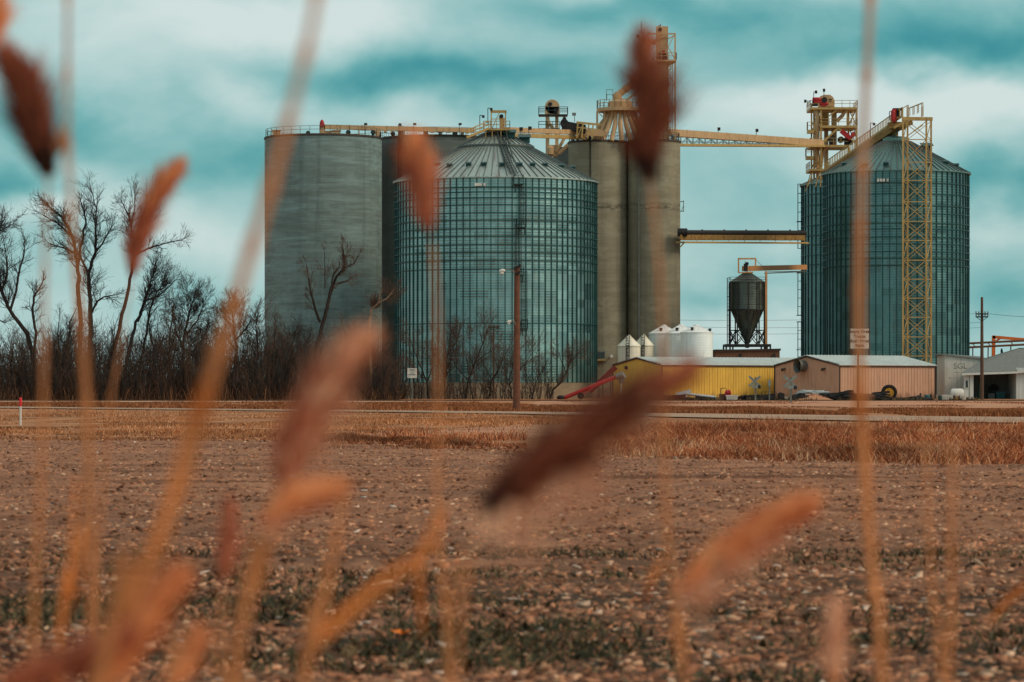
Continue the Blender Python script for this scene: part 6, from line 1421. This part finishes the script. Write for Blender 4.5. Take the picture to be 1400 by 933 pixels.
reed('reed bending right with a pale tipped pinkish plume before the thicket', 3.4, [(384,672),(372,720),(350,790),(320,880)], 5, [(382,672),(398,620),(425,560),(458,505),(492,468)], 50, ('russet','pale'), seed=8, hairs=1000, fluff=160, prof=[(0,.35),(.2,.75),(.45,1.),(.7,.95),(.9,.65),(1,.2)])
reed('rust red plume lying just under the pale tipped one', 3.4, [(388,676),(374,726),(355,800),(325,890)], 5, [(384,670),(392,625),(410,575),(432,530)], 40, 'russet', seed=18, hairs=600)
reed('reed bowed over with the largest dark plume, in the middle of the field', 2.9, [(662,698),(640,760),(628,840),(622,940)], 4.5, [(660,697),(710,655),(770,610),(830,570),(885,535),(935,508)], 84, ('dark','russet'), seed=9, hairs=1300, fluff=120, prof=[(0,.62),(.1,.9),(.3,1.),(.5,.8),(.75,.45),(1,.12)])
reed('orange plume fragment curling over below the pale tipped reed', 3.3, [(352,722),(345,790),(338,850),(325,940)], 5, [(355,720),(385,690),(420,676),(462,664)], 34, 'orange', seed=10, hairs=500, fluff=60)
reed('reed bowed over with the bright orange plume at lower right', 3.7, [(928,808),(922,850),(930,900),(940,960)], 5, [(930,806),(960,775),(1005,742),(1050,712),(1092,692)], 42, 'orange', seed=11, hairs=1000, fluff=220, prof=[(0,.4),(.2,.9),(.5,1.),(.8,.8),(.95,.6),(1,.2)], leaves=[([(985,760),(968,800),(960,850),(975,880)],20,'reed_pale')])
reed('dark red brown plume lying along the bottom left corner', 2.9, [(-20,948),(-30,990),(-34,1040)], 6, [(-10,940),(50,918),(110,898),(165,872)], 50, 'russet', seed=12, hairs=800)
reed('bright orange plume pointing up right at the bottom left', 3.0, [(140,950),(130,1000),(128,1060)], 7, [(146,940),(172,890),(205,835),(240,792)], 42, 'orange', seed=13, hairs=900, prof=[(0,.6),(.3,1.),(.7,.85),(1,.25)])
reed('short dull brown upright plume left of centre above the bottom edge', 4.0, [(306,800),(302,860),(300,940)], 3.5, [(305,800),(308,765),(311,730),(314,690)], 24, 'russet', seed=14, hairs=300)
reed('small orange red plume tip at the bottom edge left of centre', 3.4, [(232,945),(226,990)], 5, [(235,940),(252,910),(268,868)], 28, 'orange', seed=15, hairs=400)
reed('leaning pale reed stem in the lower middle left', 3.6, [(476,650),(462,720),(446,800),(430,880),(412,950)], 9, seed=16, m='reed_stem', leaves=[([(430,880),(470,840),(540,780),(610,735)],18)])
reed('thin reed stem at lower right, left one of the close pair', 4.8, [(1264,560),(1266,620),(1270,720),(1276,820),(1288,950)], 4.2, seed=17, m='reed_stem')
reed('thin reed stem at lower right, right one of the close pair', 4.6, [(1298,600),(1302,660),(1300,740),(1300,850),(1296,950)], 6, seed=19, m='reed_stem')
reed('reed leaf blade at the right edge, narrow and bright orange', 5.6, [(1408,880),(1410,960)], 3, seed=20, leaves=[([(1408,880),(1412,830),(1404,798)],6),([(1412,795),(1385,815),(1366,835),(1350,856)],11)])
reed('stubby brown upright plume near the bottom edge right of centre', 4.2, [(1142,935),(1140,970),(1141,1010)], 5, [(1142,945),(1140,905),(1140,860),(1142,832)], 32, 'pale', seed=21, hairs=350)
reed('tip of a reed plume at the top left corner', 4.6, [(-18,70),(-24,160),(-28,300),(-30,600)], 4, [(-16,72),(-8,45),(-2,25),(2,4)], 30, 'orange', seed=22, hairs=300)
reed('thin leaning reed stem beside the tall stem at far left', 4.4, [(106,640),(100,720),(94,800),(80,900)], 6, seed=23, m='reed_leaf')
GM = 'saplings in the thicket'
for k, (px, top, sd_, lb) in enumerate(((22,470,201,'bare sapling by the crooked tree at the left edge'),(78,440,202,'bare sapling with a bent top left of the tallest tree'),(94,425,203,'thin bare sapling close on the left of the tallest tree'),(212,432,204,'bare sapling right of the two slanting stems'),
    (232,418,205,'bare sapling just left of the bushy tree'),(288,452,206,'bare sapling left of the russet tree'),(372,450,207,'thin bare sapling before the left part of the widest silo'),(396,458,208,'bare sapling just left of the dead forked tree'),(482,452,209,'bare sapling between the two dead trees'),(152,455,210,'short bare sapling between the tallest tree and the leaning tree'))):
    rr_ = random.Random(sd_); w1, w2 = rr_.uniform(-9, 9), rr_.uniform(-12, 12)
    tree(lb, rr_.uniform(411, 425), [[(px,548,3.6),(px+w1*.4,510,3),(px+w1,(548+top)/2,2.4),(px+w2,top,1.3)],[(px+w1*.4,510,2),(px+w1-12,(548+top)/2-8,1.4)],[(px+w1,(548+top)/2,1.8),(px+w2+13,top+18,1.1)]], sd_, 2.2, 2, 1., 'bark', 'twig' if k % 2 else 'twig_brown', GM, .2)
